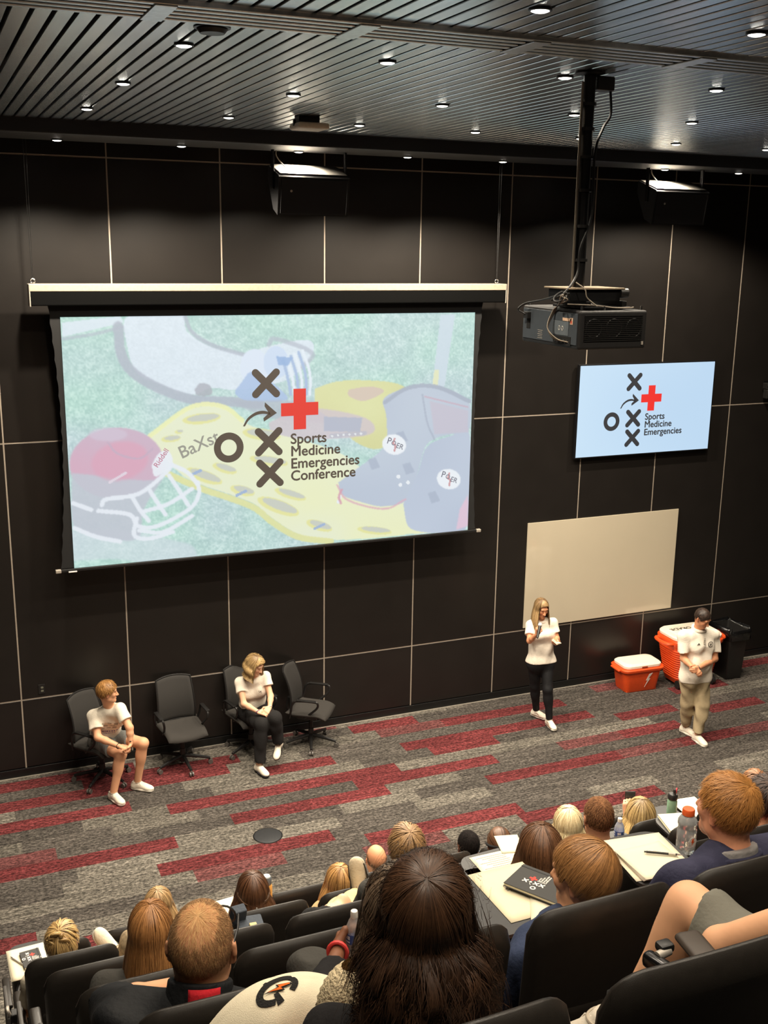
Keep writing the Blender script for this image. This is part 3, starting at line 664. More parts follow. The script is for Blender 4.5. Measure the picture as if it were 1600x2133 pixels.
for s in (-1, 1):
    MB().tube(bez([(s * .38, -.16, .66), (s * .47, -.15, .67), (s * .50, 0, .67), (s * .47, .15, .67), (s * .38, .16, .66)]), .026, 8).build('handle', ORG, t, True)
MB().tube(bez([(-.22, -.29, .66), (-.2, -.36, .66), (0, -.38, .66), (.2, -.36, .66), (.22, -.29, .66)]), .02, 8).build('handle', ORG, t, True)
loft([(.76, .56, .15, .715), (.79, .59, .16, .725), (.79, .59, .16, .755), (.75, .55, .15, .775)], 'lid', LID, t)
loft([(.62, .42, .12, .773), (.60, .40, .12, .781)], 'lid_panel', LID, t)
INK = mat('lid_ink', lin(60, 56, 48), .6)
text('lettering', 'GATORADE', .105, INK, Matrix.Translation((.0, .12, .7815)) @ Matrix.Rotation(PI, 4, 'Z'), t, bold=.03, align='CENTER')
text('lettering', 'G', .13, INK, Matrix.Translation((.0, -.02, .7815)) @ Matrix.Rotation(PI, 4, 'Z'), t, bold=.03, align='CENTER')
for s in (-1, 1): MB().cyl((s * .26, -.20, .06), (s * .31, -.20, .06), .06, n=20).build('wheel', BLACKP, t, True)
MB().box((0, .1, .03), (.4, .2, .06), bev=.01).build('foot', BLACKP, t)
MB().cyl((-.02, -.27, .12), (-.02, -.33, .12), .018).build('spigot', WHITEP, t, True)
MB().tube(bez([(-.18, -.29, .35), (-.20, -.34, .2), (-.2, -.40, .04), (-.16, -.46, .012), (-.08, -.47, .012)]), .007, 6).build('hose', mat('hose', lin(214, 190, 160), .5), t, True)
t = empty('trash_bin', (9.74, -.44, 0), -.05, 'tall black waste bin with a black liner hanging over its rim', 'trash bin')
loft([(.25, .36, .03, 0), (.27, .38, .03, .02), (.31, .46, .03, .70), (.33, .48, .03, .71), (.33, .48, .03, .75), (.29, .44, .03, .75), (.27, .42, .03, .60)], 'body', BLACKP, t)
BAG = mat('bag_black', lin(16, 16, 17), .16, bump=.8, bscale=22, spec=.7)
rr = rrect(.345, .495, .03, 5); nn = len(rr); V = []; F = []
for lv, (s, z) in enumerate(((.90, .60), (.93, .74), (.99, .775), (1.05, .765), (1.07, .70), (1.06, .64))):
    for k, (x, y) in enumerate(rr):
        f = 1 + .03 * math.sin(k * 2.1 + lv * .7); dz = (.035 * math.sin(k * 1.7) if lv in (2, 5) else .012 * math.sin(k * 2.9)); V.append((x * s * f, y * s * f, z + dz))
for lv in range(5):
    for k in range(nn): a = lv * nn + k; b_ = lv * nn + (k + 1) % nn; F.append((a, b_, b_ + nn, a + nn))
mesh_np('liner', V, F, BAG, t)

# ------------------------------------------------------------------ swivel chairs on the stage floor (forward = +y of the chair)
CHF = mat('chair_fabric', lin(50, 47, 44), .9, var=.2, scale=250, bump=.2, bscale=500); CHP = mat('chair_black', lin(26, 25, 25), .4); CHM = mat('chair_mesh', lin(42, 40, 38), .85, var=.2, scale=400)
CAST = mat('caster_grey', lin(96, 92, 88), .35)
def make_chair():
    t = empty('office_chair')
    def seat(u, v):
        x = (u - .5); y = (v - .5)
        return (x * (.50 - .05 * (v - .5)), y * .50, .455 + .03 * (2 * x) ** 2 - .05 * max(0, v - .72) ** 2 * 12 + .02 * max(0, .2 - v) * 5)
    shell('seat', seat, 22, 22, .032, CHF, t, .05)
    def back(u, v):
        x = (u - .5); z = v
        w_ = .47 - .05 * v - .02 * max(0, .2 - v) * 5
        return (x * w_, -.235 - .10 * v ** 1.2 + .05 * (2 * x) ** 2 + .035 * math.sin(v * PI), .50 + .52 * v - .02 * (2 * x) ** 2 * v)
    shell('backrest', back, 20, 20, .014, CHM, t, .03)
    b = MB(); pts = [back(u, 0) for u in np.linspace(0, 1, 10)] + [back(1, v) for v in np.linspace(0, 1, 12)[1:]] + [back(u, 1) for u in np.linspace(1, 0, 10)[1:]] + [back(0, v) for v in np.linspace(1, 0, 12)[1:-1]]
    b.tube(pts, .011, 8, True); b.build('back_frame', CHP, t, True)
    MB().tube(bez([(0, -.06, .41), (0, -.24, .40), (0, -.29, .47), (0, -.275, .60)]), [.03] * 25, 8).build('back_support', CHP, t, True)
    for s in (-1, 1):
        b = MB(); b.tube(bez([(s * .235, -.20, .43), (s * .275, -.17, .55), (s * .285, -.14, .66), (s * .285, -.05, .685), (s * .275, .10, .685), (s * .27, .16, .67), (s * .255, .15, .60), (s * .23, .05, .50), (s * .22, -.02, .435)]), .014, 8); b.build('armrest', CHP, t, True)
        MB().box((s * .28, .02, .692), (.05, .24, .018), bev=.008).build('arm_pad', CHP, t, True)
    MB().box((0, -.02, .405), (.28, .26, .05), bev=.012).build('mechanism', CHP, t)
    MB().cyl((0, 0, .10), (0, 0, .40), .026).build('gas_column', BLACKM, t, True); MB().cyl((0, 0, .06), (0, 0, .22), .04, .032).build('hub', CHP, t, True)
    for k in range(5):
        a = 2 * PI * k / 5 + .3; d = Vector((math.cos(a), math.sin(a), 0))
        b = MB(); b.tube([d * .03 + Vector((0, 0, .13)), d * .18 + Vector((0, 0, .105)), d * .32 + Vector((0, 0, .075))], [.026, .021, .016], 8); lg = b.build('base_leg', CHP, t, True)
        n_ = Vector((-d.y, d.x, 0)); c_ = d * .325 + Vector((0, 0, .029)); b = MB()
        for s in (-1, 1): b.cyl(c_ + n_ * s * .008, c_ + n_ * s * .024, .028, n=16)
        b.cyl(c_, c_ + Vector((0, 0, .04)), .008); b.build('caster', CAST, lg, True)
    return t
ch0 = make_chair()
CH = [(.80, -.42, PI + .65, 'black mesh swivel chair under the seated boy in grey shorts'),
      (1.74, -.38, PI + .10, 'empty black mesh swivel chair between the boy and the seated woman'),
      (2.60, -.30, PI + .22, 'black mesh swivel chair under the seated woman in a white polo'),
      (3.34, -.40, PI + .95, 'empty black mesh swivel chair turned aside, past the seated woman')]
for i, (x, y, r, lb) in enumerate(CH):
    c = ch0 if i == 0 else copy_tree(ch0)
    c.location = (x, y, 0); c.rotation_euler = (0, 0, r); tag(c, lb, 'chair', 'swivel chairs along the back wall')
# ------------------------------------------------------------------ smooth solid bodies: blended tapered limbs, meshed by surface nets
A3 = lambda *v: np.array(v, float)
def C(a, b, ra, rb, k=.03, flat=False): return ('c', A3(*a), A3(*b), ra, rb, k, flat)
def E_(c, r, k=.02, R=None): return ('e', A3(*c), A3(*r), np.eye(3) if R is None else R, k)
def S_(c, r, k=.02): return E_(c, (r, r, r), k)
def sdf_mesh(prims, vox, cuts=(), wrinkle=0.0, wf=22.0, seed=0):
    lo = np.full(3, 1e9); hi = np.full(3, -1e9); B = []
    for p in prims:
        if p[0] == 'c': m = max(p[3], p[4]); a = np.minimum(p[1], p[2]) - m; b = np.maximum(p[1], p[2]) + m
        else: m = p[2].max(); a = p[1] - m; b = p[1] + m
        B.append((a, b)); lo = np.minimum(lo, a); hi = np.maximum(hi, b)
    lo -= 3 * vox; hi += 3 * vox; n = np.ceil((hi - lo) / vox).astype(int) + 1
    D = np.full(n, .5, np.float32)
    ax = [lo[i] + vox * np.arange(n[i]) for i in range(3)]
    for p, (a, b) in zip(prims, B):
        k = p[5] if p[0] == 'c' else p[4]; mg = k + 2.5 * vox
        i0 = np.clip(np.floor((a - mg - lo) / vox).astype(int), 0, n - 1); i1 = np.clip(np.ceil((b + mg - lo) / vox).astype(int) + 1, 1, n)
        X, Y, Z = np.meshgrid(ax[0][i0[0]:i1[0]], ax[1][i0[1]:i1[1]], ax[2][i0[2]:i1[2]], indexing='ij')
        if p[0] == 'c':
            ab = p[2] - p[1]; L2 = ab @ ab + 1e-12
            tr = ((X - p[1][0]) * ab[0] + (Y - p[1][1]) * ab[1] + (Z - p[1][2]) * ab[2]) / L2; t = np.clip(tr, 0, 1)
            d = np.sqrt((X - p[1][0] - t * ab[0]) ** 2 + (Y - p[1][1] - t * ab[1]) ** 2 + (Z - p[1][2] - t * ab[2]) ** 2) - (p[3] + (p[4] - p[3]) * t)
            if p[6]: d = np.maximum(d, (tr - 1) * math.sqrt(L2))
        else:
            R = p[3]; q = [(X - p[1][0]) * R[0, i] + (Y - p[1][1]) * R[1, i] + (Z - p[1][2]) * R[2, i] for i in range(3)]
            k0 = np.sqrt(sum((q[i] / p[2][i]) ** 2 for i in range(3))); k1 = np.sqrt(sum((q[i] / p[2][i] ** 2) ** 2 for i in range(3))) + 1e-9
            d = k0 * (k0 - 1) / k1
        s = D[i0[0]:i1[0], i0[1]:i1[1], i0[2]:i1[2]]
        h = np.maximum(k - np.abs(s - d), 0) / max(k, 1e-6)
        s[...] = np.minimum(s, d) - h * h * k * .25
    if wrinkle or cuts:
        X, Y, Z = np.meshgrid(*ax, indexing='ij')
        if wrinkle:
            r = np.random.default_rng(seed)
            for q in range(4):
                v = r.normal(size=3); v /= np.linalg.norm(v); f = wf * r.uniform(.6, 1.7); v2 = r.normal(size=3) * 9
                D += wrinkle * .5 * np.sin(f * (v[0] * X + v[1] * Y + v[2] * Z) + 1.3 * np.sin(v2[0] * X + v2[1] * Y + v2[2] * Z + q)).astype(np.float32)
        for c, nn in cuts:
            nn = A3(*nn); nn /= np.linalg.norm(nn)
            D = np.maximum(D, ((X - c[0]) * nn[0] + (Y - c[1]) * nn[1] + (Z - c[2]) * nn[2]).astype(np.float32))
    D[0] = D[-1] = 1; D[:, 0] = D[:, -1] = 1; D[:, :, 0] = D[:, :, -1] = 1
    ins = D < 0; m = [k - 1 for k in n]
    cnt_ = np.zeros(m, np.int8)
    for dx in (0, 1):
        for dy in (0, 1):
            for dz in (0, 1): cnt_ += ins[dx:dx + m[0], dy:dy + m[1], dz:dz + m[2]]
    act = (cnt_ > 0) & (cnt_ < 8); I = np.argwhere(act); idx = np.full(m, -1, np.int32); idx[act] = np.arange(len(I))
    acc = np.zeros((len(I), 3)); num = np.zeros(len(I)); cor = [(0, 0, 0), (1, 0, 0), (0, 1, 0), (1, 1, 0), (0, 0, 1), (1, 0, 1), (0, 1, 1), (1, 1, 1)]
    val = [D[I[:, 0] + c[0], I[:, 1] + c[1], I[:, 2] + c[2]] for c in cor]
    for a in range(8):
        for bit in (1, 2, 4):
            if a & bit: continue
            b = a | bit; va, vb = val[a], val[b]; cr = (va < 0) != (vb < 0)
            t = np.where(cr, va / np.where(cr, va - vb, 1), 0)
            acc += np.where(cr[:, None], np.array(cor[a]) + t[:, None] * (np.array(cor[b]) - np.array(cor[a])), 0); num += cr
    V = lo + vox * (I + acc / num[:, None]); F = []
    for axn in range(3):
        u, v = [(1, 2), (2, 0), (0, 1)][axn]
        sl0 = [slice(None)] * 3; sl1 = [slice(None)] * 3; sl0[axn] = slice(0, -1); sl1[axn] = slice(1, None)
        A = ins[tuple(sl0)]; Bq = ins[tuple(sl1)]
        for flip in (0, 1):
            e = np.argwhere((A & ~Bq) if not flip else (~A & Bq))
            e = e[(e[:, u] > 0) & (e[:, v] > 0)]
            o = lambda du, dv: tuple((e - np.eye(3, dtype=int)[u] * du - np.eye(3, dtype=int)[v] * dv).T)
            q = np.stack([idx[o(1, 1)], idx[o(0, 1)], idx[o(0, 0)], idx[o(1, 0)]], 1)
            F.append(q[:, ::-1] if flip else q)
    F = np.concatenate(F); F = F[(F >= 0).all(1)]
    return V, F
def rot3(yaw=0, pitch=0, roll=0):            # yaw > 0 turns the face to the person's left, pitch > 0 looks down
    return np.array(Matrix.Rotation(yaw, 3, 'Z') @ Matrix.Rotation(-pitch, 3, 'X') @ Matrix.Rotation(roll, 3, 'Y'))
SKIN = mat('skin', (1, 1, 1), .52, var=.05, scale=14, attr=True, spec=.35)
def cloth(name, rgb, rough=.9, **k): return mat(name, lin(*rgb), rough, var=.07, scale=9, bump=.25, bscale=70, spec=.25, **k)

def head_prims(hc, R, s=1.0, jaw=1.0, neck=None, nr=.054):
    T = lambda x, y, z: hc + R @ (A3(x, y, z) * s)
    P = [E_(T(0, -.012, .020), A3(.074, .095, .092) * s, .02, R), E_(T(0, .030, -.045), A3(.056 * jaw, .062, .070) * s, .03, R),
         S_(T(0, .074, -.094), .021 * s * jaw, .025), C(T(-.045 * jaw, .02, -.075), T(0, .07, -.098), .018 * s, .016 * s, .03), C(T(.045 * jaw, .02, -.075), T(0, .07, -.098), .018 * s, .016 * s, .03),
         C(T(0, .086, .012), T(0, .112, -.030), .008 * s, .012 * s, .012), S_(T(.012, .100, -.034), .008 * s, .008), S_(T(-.012, .100, -.034), .008 * s, .008),
         C(T(-.034, .080, .028), T(.034, .080, .028), .012 * s, .012 * s, .018), S_(T(.036, .064, -.022), .022 * s, .02), S_(T(-.036, .064, -.022), .022 * s, .02),
         E_(T(0, .090, -.062), A3(.021, .011, .010) * s, .008, R)]
    for sx in (-1, 1):
        Re = R @ np.array(Matrix.Rotation(sx * .35, 3, 'Z')) @ np.array(Matrix.Rotation(.15, 3, 'X'))
        P += [E_(T(sx * .078, -.004, -.008), A3(.007, .019, .031) * s, .006, Re), C(T(sx * .080, -.018, .016), T(sx * .083, -.020, -.012), .005 * s, .005 * s, .006), C(T(sx * .074, .004, -.035), T(sx * .079, -.006, -.036), .007 * s, .006 * s, .006)]
    if neck is not None: P += [C(T(0, -.022, -.05), neck, nr * s, nr * 1.12 * s, .035)]
    return P
def hand_prims(wr, f, n, right=True, curl=.5, s=1.0, spread=0.0, thumb=.5, curls=None):
    f = A3(*f); f /= np.linalg.norm(f); n = A3(*n); n -= f * (n @ f); n /= np.linalg.norm(n); sd = np.cross(f, n) * (1 if right else -1)
    wr = A3(*wr); P = []
    for i, (o, L) in enumerate(((.029, .072), (.010, .080), (-.010, .074), (-.028, .058))):
        kn = wr + f * (.086 - .004 * abs(i - 1)) * s + sd * o * s - n * .004 * s
        P.append(C(wr + sd * o * .55 * s + f * .012 * s, kn, .0135 * s, .0115 * s, .012))
        a = 0; p = kn; d0 = f + sd * spread * o * 12; d0 /= np.linalg.norm(d0); cu = curl if curls is None else curls[i]
        for j, (fr, r0, r1) in enumerate(((.45, .0098, .0088), (.30, .0088, .0080), (.25, .0080, .0066))):
            a += cu * (1.0, 1.1, .8)[j]; d = d0 * math.cos(a) + n * math.sin(a); q = p + d * L * fr * s
            P.append(C(p, q, r0 * s, r1 * s, .004)); p = q
    b = wr + f * .022 * s + sd * .022 * s; m = b + (f * .55 + sd * .75 + n * (.35 + .3 * thumb)) * .042 * s
    e = m + (f * .85 + sd * (.3 - .7 * thumb) + n * (.35 + .5 * thumb)) * .032 * s; g_ = e + (f * .8 - sd * (.5 * thumb) + n * (.3 + .3 * thumb)) * .024 * s
    P += [C(b, m, .016 * s, .012 * s, .012), C(m, e, .0115 * s, .0098 * s, .006), C(e, g_, .0098 * s, .0075 * s, .005)]
    return P
def torso_prims(J, bd, g=0.0, k=.05):
    x = J['shR'] - J['shL']; x = x / np.linalg.norm(x); hx = J['hipR'] - J['hipL']; hx = hx / np.linalg.norm(hx)
    P = []; o = bd.get('w', .07)
    for sg in (-1, 1):
        P += [C(J['pelvis'] + hx * sg * (o + .012), J['waist'] + (x + hx) * sg * .5 * (o - .006), bd['hip'] + g, bd['waist'] + g, k),
              C(J['waist'] + (x + hx) * sg * .5 * (o - .006), J['chest'] + x * sg * (o + .012), bd['waist'] + g, bd['chest'] + g, k),
              C(J['chest'] + x * sg * (o + .012), (J['shR'] if sg > 0 else J['shL']) * .55 + J['neck'] * .45 - A3(0, 0, .055), bd['chest'] + g, .062 + g, k)]
    P += [C(J['shL'], J['shR'], bd.get('sh', .055) + g, bd.get('sh', .055) + g, k), C(J['chest'], J['neck'] - A3(0, 0, .02), .08 + g, .058 + g, k)]
    if bd.get('bust'):
        f = np.cross(A3(0, 0, 1), x)
        for sg in (-1, 1): P.append(S_(J['chest'] + x * sg * .075 + f * bd['bust'] - A3(0, 0, .0), .062 + g, .05))
    if bd.get('belly'):
        f = np.cross(A3(0, 0, 1), x); P.append(E_(J['waist'] + f * bd['belly'], (.13 + g, .10 + g, .13 + g), .06))
    return P
MAN = dict(hip=.098, waist=.100, chest=.108, w=.068, arm=(.050, .041, .036, .026), leg=(.088, .062, .058, .040), sh=.056)
WOM = dict(hip=.098, waist=.078, chest=.086, w=.060, arm=(.042, .034, .031, .023), leg=(.086, .058, .054, .036), sh=.045, bust=.055)
def seated(lean=0.0, seat=.46, sh=.175, up=.50, knee=.43, w=.09, foot=.0):
    J = dict(pelvis=A3(0, 0, seat + .07), hipL=A3(-w, .03, seat + .07), hipR=A3(w, .03, seat + .07))
    d = A3(0, math.sin(lean), math.cos(lean)); J['waist'] = J['pelvis'] + d * .16; J['chest'] = J['pelvis'] + d * .34; J['neck'] = J['pelvis'] + d * up; 
    c = J['pelvis'] + d * (up - .055)
    J['shL'] = c - A3(sh, 0, 0); J['shR'] = c + A3(sh, 0, 0); J['head'] = J['neck'] + d * .08 + A3(0, .03, .065)
    J['kneeL'] = A3(-.12, knee, seat + .06); J['kneeR'] = A3(.12, knee, seat + .06); J['ankL'] = A3(-.12, knee + .03 + foot, .09); J['ankR'] = A3(.12, knee + .03 + foot, .09)
    for s, q in ((-1, 'L'), (1, 'R')): J['elb' + q] = J['sh' + q] + A3(s * .05, .10, -.25); J['wr' + q] = J['elb' + q] + A3(-s * .06, .22, -.02)
    return J
def limb_prims(J, bd, g=0.0, arms=True, legs=True, lower=True):
    P = []
    for q in 'LR':
        if arms:
            a = bd['arm']; P.append(C(J['sh' + q], J['elb' + q], a[0] + g, a[1] + g, .03))
            P += [C(J['elb' + q], J['elb' + q] * .65 + J['wr' + q] * .35, a[1] + g, a[2] * 1.05 + g, .02), C(J['elb' + q] * .65 + J['wr' + q] * .35, J['wr' + q], a[2] * 1.05 + g, a[3] + g, .02)]
        if legs and ('knee' + q) in J:
            l = bd['leg']; P.append(C(J['hip' + q], J['knee' + q], l[0] + g, l[1] + g, .04))
            if lower:
                m = J['knee' + q] * .68 + J['ank' + q] * .32; bk = J['knee' + q] - J['hip' + q]; bk = bk - (J['ank' + q] - J['knee' + q]) * 0; 
                P += [C(J['knee' + q], J['ank' + q], l[1] * .93 + g, l[3] + g, .03), E_(m - (bk / (np.linalg.norm(bk) + 1e-9)) * .012, (l[2] * .9 + g, l[2] * .9 + g, .10), .04)]
    return P
def foot_prims(an, yaw, pitch=0.0, L=.26):
    f = A3(-math.sin(yaw) * math.cos(pitch), math.cos(yaw) * math.cos(pitch), math.sin(pitch)); return [C(an, an + f * .13 - A3(0, 0, .05 * math.cos(pitch)), .04, .03, .03), S_(an - f * .03 - A3(0, 0, .03), .034, .03)]
def shoe(parent, an, yaw, up=None, m=None, sole=None, lace=None, s=1.0, pitch=0.0, extra=None, toe=None, dorsal=None):
    """trainer around an ankle; the sole rests .09 under the ankle"""
    R = np.array(Matrix.Rotation(yaw, 3, 'Z') @ Matrix.Rotation(pitch, 3, 'X'))
    if toe is not None:
        y_ = A3(*toe); y_ /= np.linalg.norm(y_); z_ = A3(*dorsal); z_ -= y_ * (z_ @ y_); z_ /= np.linalg.norm(z_); R = np.stack([np.cross(y_, z_), y_, z_], 1)
    T = lambda x, y, z: an + R @ (A3(x, y, z) * s)
    P = [C(T(0, -.035, -.045), T(0, -.02, .012), .042 * s, .040 * s, .02), C(T(0, -.04, -.052), T(0, .09, -.055), .037 * s, .040 * s, .03), C(T(0, .02, -.02), T(0, .13, -.056), .036 * s, .030 * s, .03), E_(T(0, .145, -.058), A3(.043, .055, .030) * s, .03, R)]
    V, F = sdf_mesh(P, .006, [(T(0, 0, -.072), R @ A3(0, 0, -1)), (T(0, -.02, .012), R @ A3(0, -.25, 1))])
    o = mesh_np('shoe', V, F, m, parent)
    P = [C(T(0, -.045, -.075), T(0, .06, -.075), .041 * s, .041 * s, .03), C(T(0, .06, -.075), T(0, .15, -.072), .043 * s, .046 * s, .03)]
    V, F = sdf_mesh(P, .006, [(T(0, 0, -.09), R @ A3(0, 0, -1)), (T(0, 0, -.064), R @ A3(0, 0, 1))])
    mesh_np('sole', V, F, sole or m, o)
    sm_ = mat('shoe_seam', lin(176, 164, 146), .7); b = MB(); b.tube(bez([T(-.030, .06, -.022), T(-.034, .11, -.040), T(0, .165, -.040), T(.034, .11, -.040), T(.030, .06, -.022)], 5), .003 * s, 5); b.tube(bez([T(-.034, -.05, .004), T(-.036, .02, .006), T(0, .045, .012), T(.036, .02, .006), T(.034, -.05, .004)], 5), .004 * s, 5); b.build('seam', sm_, o, True)
    b = MB()
    for k in range(4):
        y = .035 + k * .022; z = .010 - k * .011
        b.tube([T(-.026, y - .006, z - .008), T(0, y, z + .004), T(.026, y - .006, z - .008)], .0035 * s, 5)
    b.tube([T(0, .03, .016), T(.03, .045, .0), T(.036, .06, -.02)], .003 * s, 5); b.build('laces', lace or m, o, True)
    if extra:
        b = MB()
        for sx in (-1, 1): b.tube(bez([T(sx * .044, -.05, -.060), T(sx * .047, .02, -.060), T(sx * .050, .09, -.060), T(sx * .044, .16, -.060)], 4), .005 * s, 6); b.tube([T(sx * .040, -.02, -.03), T(sx * .044, .04, -.02), T(sx * .043, .08, -.045)], .004 * s, 6)
        b.build('stripe', extra, o, True)
    return o
def person(J, bd, skin, label, loc=(0, 0, 0), rz=0, hy=0, hp=0, hr=0, hs=1.0, jaw=1.0, vox=.007, hands=None, legs=True, feet=None, group='seated audience members', paint=None, lips=None, nr=.054, arms=True, brow=None, nm='person', lower=True, extra=()):
    R = rot3(hy, hp, hr); hc = J['head']
    P = head_prims(hc, R, hs, jaw, J['neck'] - A3(0, 0, .01), nr) + torso_prims(J, bd) + limb_prims(J, bd, 0, arms, legs, lower) + list(extra)
    for h in (hands or []): P += hand_prims(**h)
    for ft in (feet or []): P += foot_prims(*ft)
    V, F = sdf_mesh(P, vox)
    c = np.tile(np.array(lin(*skin)), (len(V), 1)); q = (V - hc) @ R / hs
    def blob(cen, r, colr, al):
        nonlocal c
        w_ = np.clip(1.5 - np.linalg.norm((q - A3(*cen)) / A3(*r), axis=1) * 1.5, 0, 1)[:, None] * al; c = c * (1 - w_) + np.array(lin(*colr)) * w_
    near = np.linalg.norm(q, axis=1) < .16
    for sx in (-1, 1):
        blob((sx * .032, .085, .012), (.014, .02, .006), (70, 48, 38), .85); blob((sx * .032, .090, .032), (.022, .02, .006), brow or (110, 76, 50), .8)
        blob((sx * .078, -.004, -.008), (.02, .03, .04), (skin[0] * .98, skin[1] * .80, skin[2] * .76), .6); blob((sx * .04, .08, -.025), (.025, .03, .022), (min(255, skin[0] * 1.02), skin[1] * .84, skin[2] * .8), .5)
    blob((0, .098, -.062), (.026, .02, .009), lips or (178, 96, 84), .8)
    if paint:
        for cen, r, colr, al in paint: blob(cen, r, colr, al)
    o = mesh_np(nm, V, F, SKIN, None, True, np.clip(c, 0, 1)); o.location = loc; o.rotation_euler = (0, 0, rz)
    return tag(o, label, 'person', group)
def garment(name, parent, prims, m, vox=.008, cuts=(), wr=.004, wf=30, seed=1):
    V, F = sdf_mesh(prims, vox, cuts, wr, wf, seed); return mesh_np(name, V, F, m, parent)
def sleeve(J, q, bd, fr=.5, g=.016, flare=.012):
    a = J['sh' + q]; b = a + (J['elb' + q] - a) * fr; return [C(a, b, bd['arm'][0] + g, bd['arm'][1] + (bd['arm'][0] - bd['arm'][1]) * (1 - fr) + g + flare, .03, True)]
def tshirt(o, J, bd, m, hem, fr=.55, g=.014, vox=.008, name='shirt', wr=.004, seed=1, full=False, neckz=.035, long_=0):
    P = torso_prims(J, bd, g)
    for q in 'LR':
        P += sleeve(J, q, bd, min(fr, 1.0), g)
        if long_: P += [C(J['sh' + q], J['elb' + q], bd['arm'][0] + g, bd['arm'][1] + g + .006, .03), C(J['elb' + q], J['elb' + q] + (J['wr' + q] - J['elb' + q]) * long_, bd['arm'][1] + g + .006, bd['arm'][3] + g + .01, .03, True)]
    up = J['neck'] - J['chest']; up /= np.linalg.norm(up)
    return garment(name, o, P, m, vox, [(hem, (-up[0], -up[1], -up[2]))], wr, 30, seed)
def trousers(o, J, bd, m, g=.012, cuff=.92, loose=.0, top=None, wr=.005, name='trousers', only='LR', vox=.008):
    hx = J['hipR'] - J['hipL']; hx = hx / np.linalg.norm(hx); w0 = bd.get('w', .07); l = bd['leg']
    P = [C(J['hipL'], J['hipR'], bd['hip'] + g, bd['hip'] + g, .05)] + [C(J['pelvis'] + hx * s * (w0 + .012), J['waist'] + hx * s * (w0 - .006), bd['hip'] + g, bd['waist'] + g, .05) for s in (-1, 1)]
    for q in only:
        P.append(C(J['hip' + q], J['knee' + q], l[0] + g, l[1] + g + loose, .04)); K_, A_ = J['knee' + q], J['ank' + q]
        if cuff > 1.0e-6:
            mm = K_ * .68 + A_ * .32; bk = K_ - J['hip' + q]
            P += [C(K_, K_ + (A_ - K_) * cuff, l[1] * .93 + g + loose, l[3] + g + loose + (l[1] * .93 - l[3]) * (1 - cuff), .03, True)]
            if cuff > .6: P += [E_(mm - (bk / (np.linalg.norm(bk) + 1e-9)) * .012, (l[2] * .9 + g + loose, l[2] * .9 + g + loose, .10), .04)]
    return garment(name, o, P, m, vox, [] if top == 'none' else [(J['waist'] if top is None else top, (0, 0, 1))], wr)
def collar(o, J, m, r=.070, h=.045, name='collar', tilt=-.35, vox=.006, off=0.0):
    up = J['neck'] - J['chest']; up /= np.linalg.norm(up); b = J['neck'] - up * (.02 - off)
    V, F = sdf_mesh([C(b - up * .03, b + up * (h + .05), r + .012, r - .004, .01)], vox, [(b + up * h, up + A3(0, tilt * -1, 0) * .6), (b - up * .01, -up)]); return mesh_np(name, V, F, m, o)

# ------------------------------------------------------------------ hair: a combed surface plus ribbons of strands
HAIRM = mat('hair_cropped', (1, 1, 1), .85, var=.12, scale=60, attr=True, spec=.15)
HAIR = mat('hair', (1, 1, 1), .42, var=.12, scale=60, attr=True, spec=.45)
def ribbons(P, Nn, w_, cols, tip=.35):
    """P (S,K,3) strand points, Nn normals, widths (S,), cols (S,K,3) -> verts, quads, colours"""
    S_n, K = P.shape[:2]; T = np.gradient(P, axis=1); sd = np.cross(T, Nn); sd /= np.linalg.norm(sd, axis=2, keepdims=True) + 1e-9
    tp = np.interp(np.linspace(0, 1, K), [0, .12, .7, 1], [.7, 1, .9, tip]); h = sd * (w_[:, None] * tp[None])[..., None] / 2
    V = np.stack([P - h, P + h], 2).reshape(-1, 3); cc = np.repeat(cols[:, :, None, :], 2, 2).reshape(-1, 3)
    a = (np.arange(S_n)[:, None] * K + np.arange(K - 1)[None]) * 2; a = a.ravel()
    return V, np.stack([a, a + 1, a + 3, a + 2], 1), cc
def hairline(y, zf=.072, zear=.025, zn=-.085):
    return np.interp(y, [-.115, -.06, -.03, .012, .03, .055, .072, .10], [zn, zn, -.045, zear, zear - .03, zear + .01, zf - .012, zf])
def scalp_grid(hc, R, s, pole, thick, nphi=72, nu=44, long_=None, yh=.03, zh=-.01, off=None, zf=.072, zear=.025, zn=-.085, down=(0, 0, -1), back=0.0):
    p = A3(*pole); p /= np.linalg.norm(p); e1 = np.cross(p, A3(1, 0, 0)); e1 /= np.linalg.norm(e1); e2 = np.cross(p, e1)
    G = np.zeros((nphi, nu, 3)); c0 = A3(0, -.012, .020); rad = A3(.076, .097, .094) + thick; dn = A3(*down)
    for i in range(nphi):
        ph = 2 * PI * i / nphi; th = np.linspace(0, 2.7, 160); d = np.cos(th)[:, None] * p + np.sin(th)[:, None] * (math.cos(ph) * e1 + math.sin(ph) * e2)
        q = c0 + d / np.sqrt(((d / rad) ** 2).sum(1, keepdims=True))
        lim = hairline(q[:, 1], zf, zear, zn); hang = False
        if long_ is not None:
            st = np.argmax((q[:, 2] < np.where(q[:, 1] < yh, zh, lim)) & (th > .2)); hang = q[st, 1] < yh
        if not hang: st = np.argmax((q[:, 2] < lim) & (th > .15)); st = st if st else 159
        path = [hc + R @ (v * s) for v in q[:st + 1]]
        if hang:
            h = R @ (q[st] - c0); h[2] = 0; hl = np.linalg.norm(h); h = h / (hl + 1e-9); az = q[st, 1]
            L = long_(q[st, 0], az) if callable(long_) else long_
            for k in range(1, 40):
                u = k / 39; path.append(path[st] + dn * L * u + h * (off(u * L) if off else 0) + A3(0, back * u * L, 0))
        path = np.array(path); sl = np.r_[0, np.cumsum(np.linalg.norm(np.diff(path, axis=0), axis=1))]
        t = np.linspace(0, sl[-1], nu); G[i] = np.stack([np.interp(t, sl, path[:, j]) for j in range(3)], 1)
    return G
